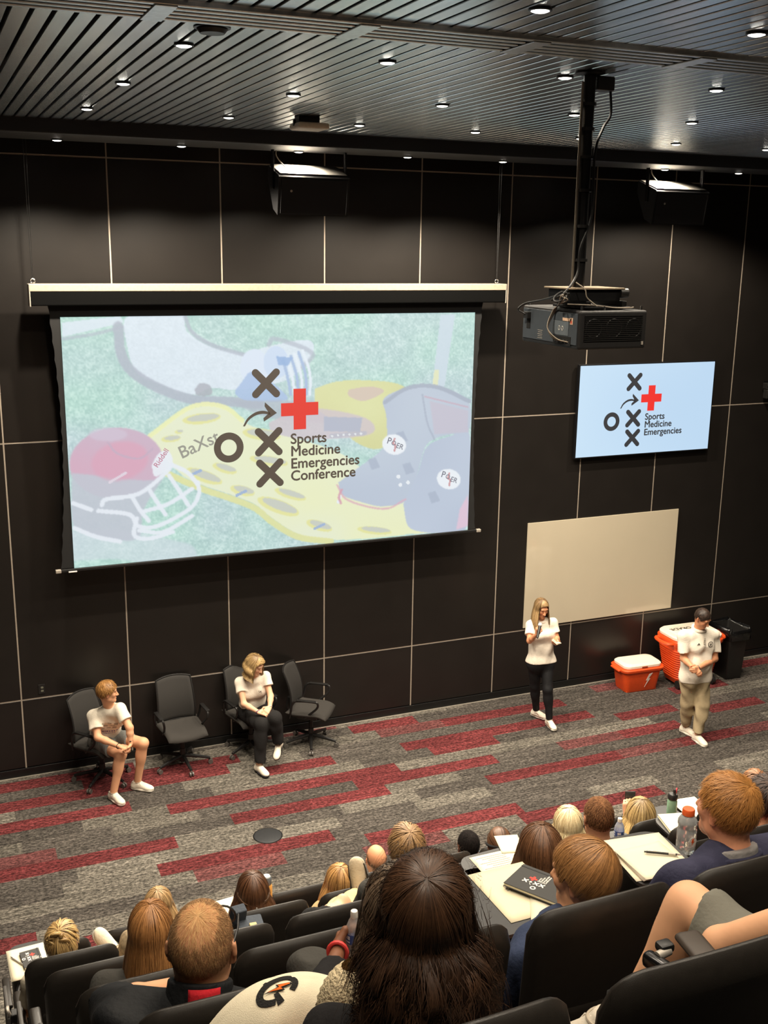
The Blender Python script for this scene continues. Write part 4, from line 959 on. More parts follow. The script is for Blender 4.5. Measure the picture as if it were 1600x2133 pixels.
def grid_normals(G):
    du = np.roll(G, -1, 0) - np.roll(G, 1, 0); dv = np.gradient(G, axis=1); n = np.cross(du, dv); n /= np.linalg.norm(n, axis=2, keepdims=True) + 1e-9
    c = G[:, :G.shape[1] // 2].mean((0, 1)); sgn = np.sign(((G - c) * n).sum(2).mean()); return n * (sgn if sgn else 1)
def sample(G, f, u):
    a = f % G.shape[0]; i = a.astype(int); fa = (a - i)[..., None]; i2 = (i + 1) % G.shape[0]; b = np.clip(u, 0, 1) * (G.shape[1] - 1); j = np.minimum(b.astype(int), G.shape[1] - 2); fb = (b - j)[..., None]
    return (G[i, j] * (1 - fa) + G[i2, j] * fa) * (1 - fb) + (G[i, j + 1] * (1 - fa) + G[i2, j + 1] * fa) * fb
def make_hair(parent, G, n, dark, light, w_=.0035, seg=14, seed=0, u0=(0, .1), du=(.9, 1.0), lift=.006, drift=2.0, wave=0.0, wn=3, clump=0, tipl=0.0, name='hair', pw=1.0, root=None, over=.0, inset=.004, basec=None, frizz=0.0, curl=0.0, ctop=0.0, base=True, mtl=None):
    r = np.random.default_rng(seed); nphi, nu = G.shape[:2]; Nn = grid_normals(G); D, Lt = np.array(lin(*dark)), np.array(lin(*light))
    Gi = G - Nn * inset; i, j = np.meshgrid(np.arange(nphi), np.arange(nu - 1), indexing='ij'); a = (i * nu + j).ravel(); b = (((i + 1) % nphi) * nu + j).ravel()
    Vs = [Gi.reshape(-1, 3)]; Fs = [np.stack([a, b, b + 1, a + 1], 1)]
    m0 = (.55 * D + .45 * Lt) * .8 if basec is None else np.array(lin(*basec))
    Cs = [np.tile(m0, (nphi * nu, 1)) * r.uniform(.7, 1.1, (nphi, 1)).repeat(nu, 0)]
    f0 = r.uniform(0, nphi, n); cl = r.integers(0, max(clump, 1), n); cv = r.random(max(clump, 1))
    if clump: cf = r.uniform(0, nphi, clump); f0 = np.where(r.random(n) < .75, cf[cl] + r.normal(0, nphi / clump * .35, n), f0)
    s0 = r.uniform(*u0, n); s1 = np.minimum(s0 + r.uniform(*du, n), 1 + over); tt = np.linspace(0, 1, seg)
    U = s0[:, None] + (s1 - s0)[:, None] * tt; dr = r.normal(0, drift, n); Fi = f0[:, None] + dr[:, None] * tt ** 1.5
    if wave: Fi = Fi + wave * np.sin(U * wn * 2 * PI + cl[:, None] * 1.7 + r.normal(0, .5, n)[:, None]) * np.clip(U * 2 - .4, 0, 1)
    P = sample(G, Fi, U); N2 = sample(Nn, Fi, U); lf = r.random(n)[:, None] * lift * (.3 + .7 * tt) + tipl * tt ** 2 * r.random(n)[:, None]
    if clump: lf = lf + (cv[cl] * .8 * lift)[:, None]
    if wave: lf = lf + np.abs(wave) * .002 * np.sin(U * wn * 2 * PI + 1 + cl[:, None] * 2.1) * np.clip(U * 2 - .4, 0, 1)
    P = P + N2 * lf[..., None]
    if curl:
        tg = np.gradient(P, axis=1); sdv = np.cross(tg, N2); sdv /= np.linalg.norm(sdv, axis=2, keepdims=True) + 1e-9
        ph = cv[cl][:, None] * 40 + U * wn * 2 * PI * (.7 + .6 * cv[cl][:, None]); rp = np.clip((ctop - P[..., 2]) / .07, 0, 1) * (.5 + .8 * cv[cl][:, None])
        P = P + N2 * (curl * (.9 + np.sin(ph)) * rp)[..., None] + sdv * (curl * 1.3 * np.cos(ph * .9) * rp)[..., None]
    if frizz: P = P + r.normal(0, 1, (n, 1, 3)) * frizz * tt[None, :, None] ** 2
    t = (r.random(n) ** pw); t = .5 * t + .5 * cv[cl] ** pw if clump else t
    cc = (D + (Lt - D) * t[:, None])[:, None, :] * np.ones((1, seg, 1))
    if root is not None: wr_ = np.clip(1 - U / .45, 0, 1)[..., None] * .75; cc = cc * (1 - wr_) + np.array(lin(*root)) * wr_
    V2, F2, C2 = ribbons(P, N2, w_ * r.uniform(.6, 1.3, n), cc); F2 = F2 + len(Vs[0])
    if not base: return mesh_np(name, V2, F2 - len(Vs[0]), mtl or HAIR, parent, True, C2)
    return mesh_np(name, np.concatenate([Vs[0], V2]), np.concatenate([Fs[0], F2]), mtl or HAIR, parent, True, np.concatenate([Cs[0], C2]))
def lock(parent, pts, rad, n, dark, light, seed=0, name='hair_lock', w_=.003, twist=1.5, core=.75):
    """a bundle of strands along a curve"""
    r = np.random.default_rng(seed); c = np.array(bez(pts, 6)); K = len(c); T = np.gradient(c, axis=0); T /= np.linalg.norm(T, axis=1, keepdims=True) + 1e-9
    up = A3(.3, .2, 1); x = np.cross(T, up); x /= np.linalg.norm(x, axis=1, keepdims=True) + 1e-9; y = np.cross(T, x); rr = np.interp(np.linspace(0, 1, K), np.linspace(0, 1, len(rad)), rad)
    a0 = r.uniform(0, 2 * PI, n); f = np.sqrt(r.uniform(.5, 1, n)); an = a0[:, None] + twist * np.linspace(0, 1, K)[None] + r.normal(0, .3, n)[:, None] * np.linspace(0, 1, K)
    nn = np.cos(an)[..., None] * x + np.sin(an)[..., None] * y; P = c[None] + nn * (rr[None] * f[:, None])[..., None]
    D, Lt = np.array(lin(*dark)), np.array(lin(*light)); cc = (D + (Lt - D) * r.random(n)[:, None])[:, None, :] * np.ones((1, K, 1))
    V2, F2, C2 = ribbons(P, nn, w_ * r.uniform(.7, 1.4, n), cc)
    m = 10; ang = 2 * PI * np.arange(m) / m; V1 = (c[:, None] + (np.cos(ang)[None, :, None] * x[:, None] + np.sin(ang)[None, :, None] * y[:, None]) * (rr * core)[:, None, None]).reshape(-1, 3)
    i, j = np.meshgrid(np.arange(K - 1), np.arange(m), indexing='ij'); F1 = np.stack([(i * m + j).ravel(), (i * m + (j + 1) % m).ravel(), ((i + 1) * m + (j + 1) % m).ravel(), ((i + 1) * m + j).ravel()], 1)
    C1 = np.tile((D * .6 + Lt * .4) * .75, (len(V1), 1))
    return mesh_np(name, np.concatenate([V1, V2]), np.concatenate([F1, F2 + len(V1)]), HAIR, parent, True, np.concatenate([C1, C2]))
# ------------------------------------------------------------------ the four people on the stage floor
def LW(loc, rz):
    c, s = math.cos(-rz), math.sin(-rz)
    def f(px, py, Y):
        p = at(px, py, Y) - A3(*loc); return A3(p[0] * c - p[1] * s, p[0] * s + p[1] * c, p[2])
    return f
def spine(J, pel, neck, hipw=.085, hx=None):
    J['pelvis'] = pel; J['neck'] = neck; d = neck - pel; J['waist'] = pel + d * .33; J['chest'] = pel + d * .68
    hx = A3(1, 0, 0) if hx is None else hx; J['hipL'] = pel - hx * hipw; J['hipR'] = pel + hx * hipw
STG = 'people on the stage floor'
TAN = (226, 168, 130); FAIR = (232, 182, 148); WARMSK = (222, 158, 118)
WTEE = cloth('white_cotton', (236, 226, 208)); GREYS = cloth('grey_jersey', (116, 117, 114)); BLKC = cloth('black_cloth', (34, 33, 33)); WPOLO = cloth('white_polo', (240, 230, 214))
KHAKI = cloth('khaki', (176, 158, 126)); SHW = mat('shoe_white', lin(240, 230, 212), .6, var=.04); SOLEW = mat('sole_white', lin(236, 228, 214), .6); SOLEK = mat('sole_dark', lin(52, 50, 58), .6)
LEGG = cloth('legging', (26, 26, 28), .7)
# --- boy
loc_, rz_ = (.83, -.47, 0), PI + .5
q = LW(loc_, rz_); J = {}
spine(J, A3(0, .0, .54), q(229, 1474, -.74)); J['head'] = q(224, 1441, -.82)
J.update(shR=q(196, 1490, -.70), shL=q(250, 1477, -.82), elbR=q(204, 1536, -.86), wrR=q(250, 1555, -1.00), elbL=q(270, 1516, -.98), wrL=q(272, 1549, -1.03),
         kneeR=q(252, 1572, -.92), kneeL=q(298, 1548, -.84), ankR=q(236, 1640, -.93), ankL=q(286, 1616, -.78))
J['ankR'][2] = .095; J['ankL'][2] = .095
fw = lambda a, b: (b - a) / np.linalg.norm(b - a)
hnd = [dict(wr=J['wrR'], f=q(268, 1560, -1.06) - J['wrR'], n=(-.3, .2, -.7), right=True, curl=.75), dict(wr=J['wrL'], f=q(266, 1563, -1.05) - J['wrL'], n=(.6, -.2, -.3), right=False, curl=.8)]
MB_ = dict(MAN, chest=.098, waist=.088, hip=.092, w=.058, sh=.050)
o = person(J, MB_, TAN, 'seated teenage boy in white tee and grey shorts, looking aside', loc_, rz_, hy=.95, hp=.12, vox=.006, hands=hnd, group=STG, jaw=.95)
tshirt(o, J, MB_, WTEE, J['pelvis'] + (J['neck'] - J['pelvis']) * .12, .62, .018, wr=.006)
PRN = mat('print_violet', lin(96, 84, 150), .8); PRG = mat('print_grey', lin(178, 168, 150), .8)
P = []
hx = fw(J['hipL'], J['hipR'])
for k, s in (('L', -1), ('R', 1)): P += [C(J['hip' + k], J['hip' + k] * .38 + J['knee' + k] * .62, .100, .092, .04, True)]
P += [C(J['hipL'], J['hipR'], .108, .108, .05), C(J['pelvis'] - hx * .05, J['waist'] - hx * .04, .11, .10, .05), C(J['pelvis'] + hx * .05, J['waist'] + hx * .04, .11, .10, .05)]
garment('shorts', o, P, GREYS, .008, [(J['waist'], (0, 0, 1))], .005)
def chest_frame(J, h=.6, out=.118, side=0.0):
    x = fw(J['shL'], J['shR']); u = fw(J['pelvis'], J['neck']); f = np.cross(u, x); x = np.cross(f, u)
    c = J['pelvis'] + (J['neck'] - J['pelvis']) * h + f * out + x * side
    return basis(c, -x, u, f)               # reads from the front
def decal(o, J, name, polys, m, h=.6, out=.118, side=0.0, d=.004): 
    b = MB(); Mx = chest_frame(J, h, out, side)
    for p in polys: b.prism(p, d, Mx)
    return b.build(name, m, o)
for k, s in (('L', -1), ('R', 1)): shoe(o, J['ank' + k], .15 * s * -1 + (.25 if s < 0 else .05), m=SHW, sole=SOLEW, lace=SOLEW)
MB().tube([J['wrR'] + A3(.03 * math.cos(a), .0, .03 * math.sin(a)) - fw(J['elbR'], J['wrR']) * .015 for a in np.linspace(0, 2 * PI, 14)[:-1]], .005, 6, True).build('wristband', BLACKP, o, True)
lp = J['wrL']; MB().box(tuple(lp + A3(.0, .0, .035)), (.04, .04, .012), bev=.004).build('wrist_watch', BLACKP, o)
G = scalp_grid(J['head'], rot3(.95, .12), 1.0, (0, -.35, .94), .012, zear=.012, zn=-.07, zf=.066)
make_hair(o, G, 1400, (92, 58, 30), (206, 152, 88), .004, 8, 3, (0, .8), (.20, .36), .008, 3, clump=50, tipl=.008)
def wrap_marks(o, J, rows, m, seed, out0=.5):
    """small printed marks following the front of the shirt"""
    r = random.Random(seed); sh_ = [c for c in o.children if c.name.startswith('shirt')][0]
    from mathutils.bvhtree import BVHTree
    me = sh_.data; bv = BVHTree.FromPolygons([v.co[:] for v in me.vertices], [p.vertices[:] for p in me.polygons]); b = MB()
    for h, x0, x1, w_, hh, st in rows:
        x = x0
        while x < x1:
            Mx = chest_frame(J, h, .4, 0); a = Mx @ Vector((x + r.uniform(-.003, .003), r.uniform(-.004, .004), 0)); d = -Vector((Mx[0][2], Mx[1][2], Mx[2][2]))
            hit = bv.ray_cast(a, d, .6)
            if hit[0] is not None:
                xx = Vector((Mx[0][0], Mx[1][0], Mx[2][0])); n_ = hit[1]; yy = n_.cross(xx).normalized(); xx = yy.cross(n_).normalized()
                b.box((0, 0, 0), (w_ * r.uniform(.6, 1), hh * r.uniform(.5, 1), .004), bev=.001, seg=1, rot=basis(hit[0], xx, yy, n_))
            x += st
    return b.build('shirt_print', m, o)
wrap_marks(o, J, [(.52, -.11, .12, .020, .036, .025), (.57, -.12, -.08, .03, .05, .03), (.45, -.02, .10, .010, .014, .016)], PRN, 1)
wrap_marks(o, J, [(.80, -.12, .14, .05, .035, .07), (.72, -.09, .12, .06, .03, .075), (.64, -.04, .10, .05, .03, .06)], PRG, 2)
# --- seated woman
loc_, rz_ = (2.60, -.36, 0), PI + .22
q = LW(loc_, rz_); J = {}
spine(J, A3(0, .02, .54), q(527, 1414, -.50)); J['head'] = q(531, 1385, -.58)
J.update(shR=q(500, 1421, -.47), shL=q(552, 1409, -.52), elbR=q(508, 1466, -.62), wrR=q(538, 1483, -.80), elbL=q(564, 1450, -.66), wrL=q(562, 1474, -.80),
         kneeR=q(545, 1508, -.86), kneeL=q(572, 1496, -.90), ankR=q(540, 1589, -.90), ankL=q(580, 1549, -.86))
J['ankR'][2] = .10
hnd = [dict(wr=J['wrR'], f=q(556, 1486, -.87) - J['wrR'], n=(-.3, -.2, -.7), right=True, curl=.55), dict(wr=J['wrL'], f=q(553, 1484, -.86) - J['wrL'], n=(.3, -.4, -.6), right=False, curl=.6)]
WB = dict(WOM, chest=.088, waist=.082, w=.058)
o = person(J, WB, FAIR, 'seated woman in white polo and black trousers with crossed legs', loc_, rz_, hy=.45, hp=.45, vox=.006, hands=hnd, group=STG, jaw=.92, nr=.044)
tshirt(o, J, WB, WPOLO, J['pelvis'] + (J['neck'] - J['pelvis']) * .24, .48, .014, wr=.005); collar(o, J, WPOLO, .078, .030, off=.012)
trousers(o, J, WB, BLKC, .012, .92, .014, top='none')
shoe(o, J['ankR'], .05, m=SHW, sole=SOLEK, lace=SOLEW, s=.95); shoe(o, J['ankL'], -.75, m=SHW, sole=SOLEK, lace=SOLEW, s=.95, pitch=-.45, extra=BLACKP)
for k in 'LR':
    w_ = J['wr' + k]; MB().tube([w_ + A3(.028 * math.cos(a), .012 * math.sin(a), .026 * math.sin(a)) for a in np.linspace(0, 2 * PI, 14)[:-1]], .004, 6, True).build('bracelet', mat('bracelet', lin(120, 90, 150), .5) if k == 'R' else WHITEP, o, True)
G = scalp_grid(J['head'], rot3(.45, .45), 1.0, (.15, .12, .97), .016, long_=lambda x, y: .16, yh=.045, off=lambda s: .22 * s + .02 * math.sin(s * 40), zf=.090)
make_hair(o, G, 1300, (98, 68, 42), (220, 186, 128), .005, 14, 4, (0, .3), (.7, 1.0), .012, 3, wave=1.6, wn=2, clump=70, root=(96, 70, 46))
wrap_marks(o, J, [(.80, .055, .085, .010, .012, .012), (.77, .055, .085, .010, .008, .012)], BLACKP, 3)
# --- standing woman with the microphone
loc_, rz_ = (6.35, -.88, 0), PI - .12
q = LW(loc_, rz_); J = {}
spine(J, q(1127, 1380, -.88), q(1127, 1292, -.86), .085); J['head'] = q(1128, 1266, -.90)
J.update(shR=q(1105, 1302, -.84), shL=q(1152, 1297, -.90), elbR=q(1103, 1335, -.96), wrR=q(1119, 1321, -1.12), elbL=q(1160, 1330, -.98), wrL=q(1158, 1341, -1.13),
         kneeR=q(1114, 1428, -.80), kneeL=q(1141, 1436, -1.02), ankR=q(1117, 1478, -.72), ankL=q(1145, 1494, -1.04))
J['ankR'][2] = .095; J['ankL'][2] = .095
hnd = [dict(wr=J['wrR'], f=q(1124, 1309, -1.19) - J['wrR'], n=(-.6, -.3, .15), right=True, curl=1.1, thumb=.9), dict(wr=J['wrL'], f=q(1155, 1338, -1.20) - J['wrL'], n=(.2, .1, .8), right=False, curl=.7)]
o = person(J, WOM, (224, 156, 116), 'standing woman in white polo and black leggings speaking into a microphone', loc_, rz_, hy=.10, hp=.38, vox=.006, hands=hnd, group=STG, jaw=.92, nr=.046)
ub = J['pelvis'] + A3(0, 0, .02)
P = torso_prims(J, WOM, .016)
for k in 'LR': P += sleeve(J, k, WOM, .62, .014)
P += [C(J['hipL'], J['hipR'], .112, .112, .06)]
garment('polo_shirt', o, P, WPOLO, .007, [(ub, (0, 0, -1))], .005); collar(o, J, WPOLO, .078, .030, off=.012)
trousers(o, J, WOM, LEGG, .007, .97, 0, wr=.002, name='leggings', vox=.007)
BRN = mat('shoe_brown', lin(120, 84, 72), .6)
for k, y in (('L', .0), ('R', .55)): shoe(o, J['ank' + k], y, m=SHW, sole=SOLEW, lace=SOLEW, s=.92, extra=BRN)
G = scalp_grid(J['head'], rot3(.10, .38), 1.0, (.05, .05, .99), .010, long_=lambda x, y: .26, yh=.055, off=lambda s: .03 * math.sin(s * 9), zf=.092, back=0.05)
make_hair(o, G, 1100, (92, 66, 42), (200, 166, 116), .005, 14, 5, (0, .25), (.75, 1.0), .006, 2, clump=60, root=(104, 78, 56))
# microphone held in her hand, cue cards
mp = A3(*at(1123, 1312, -1.20)); mt = empty('microphone', tuple(mp), 0, 'black handheld microphone with silver head held by the standing woman', 'microphone')
up_ = Vector(at(1127, 1298, -1.10) - at(1122, 1322, -1.20)).normalized(); Q = up_.to_track_quat('Z', 'Y').to_matrix().to_4x4()
b = MB(); b.lathe([(.012, -.12), (.016, -.10), (.019, .03), (.020, .05)], n=16, M_=Q); b.build('handle', BLACKP, mt, True)
b = MB(); b.lathe([(.012, .045), (.025, .058), (.027, .075), (.022, .095), (.001, .103)], n=16, M_=Q); b.build('grille', mat('mic_grille', lin(206, 204, 200), .4), mt, True)
ct = empty('cue_card', tuple(at(1159, 1337, -1.20)), .3, 'white cue card held in the standing woman\'s hand', 'paper')
MB().box((0, 0, .0), (.13, .09, .003), rot=(.5, .2, .3)).build('card', PAPER, ct); MB().box((.01, .0, .006), (.12, .085, .002), rot=(.5, .25, .2)).build('card', PAPER, ct)
# --- standing man
loc_, rz_ = (7.88, -1.98, 0), PI - .06
q = LW(loc_, rz_); J = {}
spine(J, q(1449, 1408, -1.98), q(1456, 1310, -1.97), .095); J['head'] = q(1464, 1287, -2.06)
J.update(shR=q(1423, 1325, -1.96), shL=q(1488, 1322, -2.0), elbR=q(1424, 1372, -2.02), wrR=q(1444, 1391, -2.20), elbL=q(1489, 1372, -2.06), wrL=q(1455, 1392, -2.22),
         kneeR=q(1433, 1465, -1.94), kneeL=q(1464, 1470, -2.08), ankR=q(1428, 1516, -1.84), ankL=q(1453, 1532, -2.10))
J['ankR'][2] = .095; J['ankL'][2] = .095
hnd = [dict(wr=J['wrR'], f=q(1457, 1403, -2.27) - J['wrR'], n=(0, -.8, -.2), right=True, curl=.45), dict(wr=J['wrL'], f=q(1441, 1399, -2.27) - J['wrL'], n=(0, -.8, -.2), right=False, curl=.7)]
MM = dict(MAN, hip=.108, waist=.112, chest=.116, belly=.06)
o = person(J, MM, (214, 150, 112), 'standing man in white polo and khaki trousers, head bowed, hands clasped', loc_, rz_, hy=.35, hp=.55, hr=.12, vox=.006, hands=hnd, group=STG)
P = torso_prims(J, MM, .018)
for k in 'LR': P += sleeve(J, k, MM, .72, .018)
P += [C(J['hipL'], J['hipR'], .122, .122, .06)]
garment('polo_shirt', o, P, WPOLO, .007, [(J['pelvis'] - A3(0, 0, .05), (0, 0, -1))], .008); collar(o, J, WPOLO, .088, .036, off=.012)
trousers(o, J, MM, KHAKI, .010, .90, .012, wr=.009, vox=.007)
for k, y in (('L', .0), ('R', .25)): shoe(o, J['ank' + k], y, m=SHW, sole=SOLEW, lace=SOLEW)
G = scalp_grid(J['head'], rot3(.35, .55, .12), 1.0, (0, -.3, .95), .006, zear=.02, zn=-.08, zf=.066)
make_hair(o, G, 900, (26, 20, 17), (82, 64, 54), .004, 7, 6, (0, .85), (.15, .25), .006, 3, tipl=.004)
PLK = mat('placket', lin(206, 196, 180), .9)
decal(o, J, 'placket', [[(-.013, -.10), (.013, -.10), (.013, .05), (-.013, .05)]], PLK, .80, .136, 0, .003)
for k in range(3): decal(o, J, 'button', [[(.005 * math.cos(a), .005 * math.sin(a) + .03 - .05 * k) for a in np.linspace(0, 2 * PI, 9)[:-1]]], WHITEP, .80, .139, 0, .003)
decal(o, J, 'badge_ring', [[(.036 * math.cos(a), .036 * math.sin(a)) for a in np.linspace(0, 2 * PI, 25)[:-1]]], BLACKP, .74, .142, -.085, .003)
decal(o, J, 'badge_face', [[(.029 * math.cos(a), .029 * math.sin(a)) for a in np.linspace(0, 2 * PI, 25)[:-1]]], WPOLO, .74, .144, -.085, .003)
decal(o, J, 'badge_mark', [[(-.014, -.002), (.0, .012), (.016, .0), (.0, .004)], [(-.012, -.012), (.012, -.012), (.012, -.008), (-.012, -.008)]], BLACKP, .74, .146, -.085, .003)
decal(o, J, 'chest_logo', [[(-.022, -.012), (-.010, -.012), (-.016, -.002)], [(-.006, -.012), (.006, -.012), (-.006, .006), (-.011, .0)], [(.010, -.012), (.022, -.012), (.002, .016), (-.004, .008)]], BLACKP, .77, .140, .085, .003)
w_ = J['wrL']; MB().tube([w_ + A3(.004 * math.sin(a), .030 * math.cos(a), .030 * math.sin(a)) for a in np.linspace(0, 2 * PI, 14)[:-1]], .006, 6, True).build('wrist_watch', BLACKP, o, True)
# ------------------------------------------------------------------ auditorium seats (forward = +y, origin on the tier)
SEATB = mat('seat_shell', lin(46, 42, 38), .34, var=.10, scale=60, bump=.12, bscale=900, spec=.45); SEATF = mat('seat_fabric', lin(40, 38, 36), .9, var=.2, scale=200); TAB = mat('tablet_black', lin(44, 43, 43), .45, var=.08); TABG = mat('tablet_grey', lin(72, 69, 66), .6, var=.1, scale=40)
SW = .490
def seat_back(u, v):
    x = (u - .5) * 2; a = abs(x) * SW / 2; r = .07; e = max(0, a - (SW / 2 - r)); corner = r - math.sqrt(max(r * r - e * e, 0)); 
    zt = 1.150 - .028 * x * x - corner * .95
    z = .40 + (zt - .40) * v; lean = -.125 - .075 * ((z - .40) / .75) ** 1.2
    return (x * SW / 2 * (1 - .05 * (1 - v)), lean + .035 * x * x, z)
def make_seat():
    t = empty('auditorium_seat')
    shell('back_shell', seat_back, 30, 16, .027, SEATB, t, .035)
    shell('back_panel', lambda u, v: tuple(np.array(seat_back(.10 + .80 * u, .06 + .50 * v)) - A3(0, .022, 0)), 14, 10, .010, SEATB, t, .02)
    shell('back_cushion', lambda u, v: tuple(np.array(seat_back(.07 + .86 * u, .15 + .78 * v)) + A3(0, .034, 0)), 14, 14, .020, SEATF, t, .05)
    shell('seat_cushion', lambda u, v: ((u - .5) * .46, -.11 + .46 * v, .425 + .02 * (2 * u - 1) ** 2), 12, 12, .04, SEATF, t, .05)
    for s in (-1, 1):
        MB().box((s * .268, .10, .655), (.05, .30, .028), bev=.012, seg=3).build('armrest', SEATB, t, True); MB().box((s * .268, .06, .33), (.03, .10, .64), bev=.006).build('stanchion', BLACKM, t)
    MB().box((0, .04, .36), (.44, .06, .06), bev=.01).build('seat_beam', BLACKM, t)
    return t
def folded_tablet(t):
    b = MB(); b.box((-.335, .17, .52), (.022, .30, .30), bev=.008, seg=2); b.build('folded_tablet', TABG, t, True)
    MB().tube(bez([(-.30, .05, .60), (-.335, .04, .70), (-.335, .09, .69), (-.335, .10, .62)]), .010, 8).build('tablet_hinge', ALU, t, True); MB().box((-.30, .05, .66), (.05, .06, .05), bev=.008).build('hinge_block', BLACKP, t)
SX0 = {'B': -.525, 'C': -.49, 'D': -.46, 'E': -.425, 'F': -.39, 'G': -.325}; PITCH = .545
seatx = lambda r, i: SX0[r] + SW / 2 + PITCH * i
OCC = {('C', 0): 'under the woman with the messy blonde bun', ('C', 1): 'under the blonde woman in olive trousers', ('C', 2): 'under the brunette with the twisted half-up hair', ('C', 3): 'under the fair woman next to the small bald head', ('C', 5): 'under the woman with the smooth brown ponytail', ('C', 6): 'under the pale blonde bob', ('C', 7): 'under the streaky blonde woman holding up a phone',
       ('D', 3): 'under the person in khaki trousers with a raised shoe', ('D', 4): 'under the man with the brown crew cut', ('E', 0): 'under the woman with long auburn hair', ('E', 3): 'under the woman with long brown hair beside the printed sheets', ('E', 5): 'under the person in the red shirt',
       ('F', 0): 'under the balding man in the black polo', ('F', 1): 'under the person holding the water bottle', ('F', 2): 'under the brown-haired man beside the black notebook', ('F', 3): 'under the red-haired man in the navy jacket', ('G', 0): 'under the woman with long black hair', ('G', 2): 'under the person with the bare crossed leg', ('B', 6): 'under the man with close black hair', ('B', 4): 'under the bald man in the white shirt', ('C', 8): 'under the brown-haired head at the edge of the picture'}
ROWN = {'B': 'in the lowest visible row', 'C': 'in the row of the messy blonde bun', 'D': 'in the row of the brown crew cut', 'E': 'in the row of the long auburn hair', 'F': 'in the row of the balding man in black', 'G': 'in the topmost row'}
NTH = ('first', 'second', 'third', 'fourth', 'fifth', 'sixth', 'seventh', 'eighth', 'ninth', 'tenth')
seat0 = make_seat(); first = True; SEATS = {}
for r, n in (('B', 10), ('C', 9), ('D', 7), ('E', 6), ('F', 5), ('G', 3)):
    for i in range(n):
        c = seat0 if first else copy_tree(seat0); first = False
        c.location = (seatx(r, i), ROWY[r], ROWZ[r]); SEATS[r, i] = c
        lb = f'black auditorium seat {OCC[r, i]}' if (r, i) in OCC else f'empty black seat, {NTH[i]} from the aisle {ROWN[r]}'
        tag(c, lb, 'seat', 'auditorium seats in raked rows')
for r in 'CDEF': folded_tablet(SEATS[r, 0])
def tablet(seat, cx, cy, z, rz=0.0, w_=.27, d=.33):
    """writing tablet swung out over the lap of a seat, on its own arm"""
    l = A3(cx, cy, z) - A3(*seat.location); b = MB()
    pl = [(x, y) for x, y in rrect(w_, d, .075, 5)]; pl = [(x * (1 - .25 * (y + d / 2) / d * (1 if x < 0 else 0)), y) for x, y in pl]
    b.prism(pl, .014, Matrix.Translation(l - A3(0, 0, .014)) @ Matrix.Rotation(rz, 4, 'Z')); o = b.build('writing_tablet', TAB, seat)
    s = 1 if l[0] > 0 else -1
    MB().tube(bez([(s * .268, .2, .62), (s * .268, .26, .66), (l[0] * .8 + s * .05, l[1] - .06, l[2] - .025), (l[0], l[1], l[2] - .022)]), .012, 8).build('tablet_arm', BLACKM, seat, True)
    return o
# ------------------------------------------------------------------ the audience
def aud(px, py, row, bd, skin, label, rz=0.0, dy=0.0, lean=.06, hy=0, hp=0.0, hr=0, hs=1.0, jaw=1.0, vox=.009, hands=None, fix=None, sh=None, nr=.054, paint=None, legs=True, arms=True, lower=False, extra=(), brow=None, raise_=0.0):
    """seated listener whose head centre is seen at a photo pixel, sitting in a given row; returns (body, joints, world->local)"""
    H = at(px, py, ROWY[row] + dy); z0 = ROWZ[row]
    J = seated(lean, up=.50 + (H[2] - z0 - 1.175) + raise_, sh=sh or (.185 if bd is MAN else .160))
    J['head'][2] += H[2] - z0 - J['head'][2]
    c, s = math.cos(rz), math.sin(rz); h = J['head']; loc = (H[0] - (c * h[0] - s * h[1]), H[1] - (s * h[0] + c * h[1]), z0)
    f = LW(loc, rz)
    if fix: fix(J, f)
    o = person(J, bd, skin, label, loc, rz, hy, hp, hr, hs, jaw, vox, hands(J, f) if hands else None, paint=paint, nr=nr, lower=lower, extra=extra(J, f) if extra else (), brow=brow)
    R = rot3(hy, hp, hr)
    return o, J, f, R
def longhair(o, J, R, dark, light, seed, n=900, L=.26, off=None, pole=(0, -.1, .99), w_=.0055, thick=.012, wave=.0, clump=60, hs=1.0, root=None, yh=.045, back=-.02, **k):
    G = scalp_grid(J['head'], R, hs, pole, thick, long_=L, yh=yh, off=off or (lambda s: .06 * math.sin(min(s, .18) * 9)), back=back)
    return make_hair(o, G, n, dark, light, w_, 16, seed, (0, .35), (.65, 1.0), .007, 2.5, wave, 2, clump, 0, root=root, **k)
def shorthair(o, J, R, dark, light, seed, n=1200, hs=1.0, thick=.008, pole=(0, -.45, .9), lift=.006, tipl=.006, du=(.12, .25), w_=.0035, clump=0, zn=-.085, zf=.07, zear=.022, u0=(0, .88), **k):
    G = scalp_grid(J['head'], R, hs, pole, thick, zn=zn, zf=zf, zear=zear)
    return make_hair(o, G, n, dark, light, w_, 7, seed, u0, du, lift, 1.1, 0, 2, clump, tipl, **k)
NAVY = cloth('navy_jacket', (52, 52, 74), .8); DENIM = cloth('denim', (58, 68, 94)); BLKT = cloth('black_tee', (33, 31, 32)); BLKPOLO = cloth('black_polo', (32, 33, 35), .7); REDC = cloth('red_cloth', (196, 44, 44)); REDTAB = cloth('red_collar', (206, 40, 50)); GRYC = cloth('grey_collar', (150, 146, 144)); OLIVE = cloth('olive', (112, 108, 82)); CHARC = cloth('charcoal', (70, 68, 64)); SAND = cloth('sand_trousers', (214, 190, 138)); CREAM = cloth('cream_top', (226, 214, 190)); LEOP = mat('mottled_cloth', lin(150, 132, 104), .9, var=.55, scale=45); SLATEC = cloth('slate_cloth', (74, 80, 88))
PALE = (236, 190, 158); BRWN = (118, 78, 58); MID = (212, 158, 122)
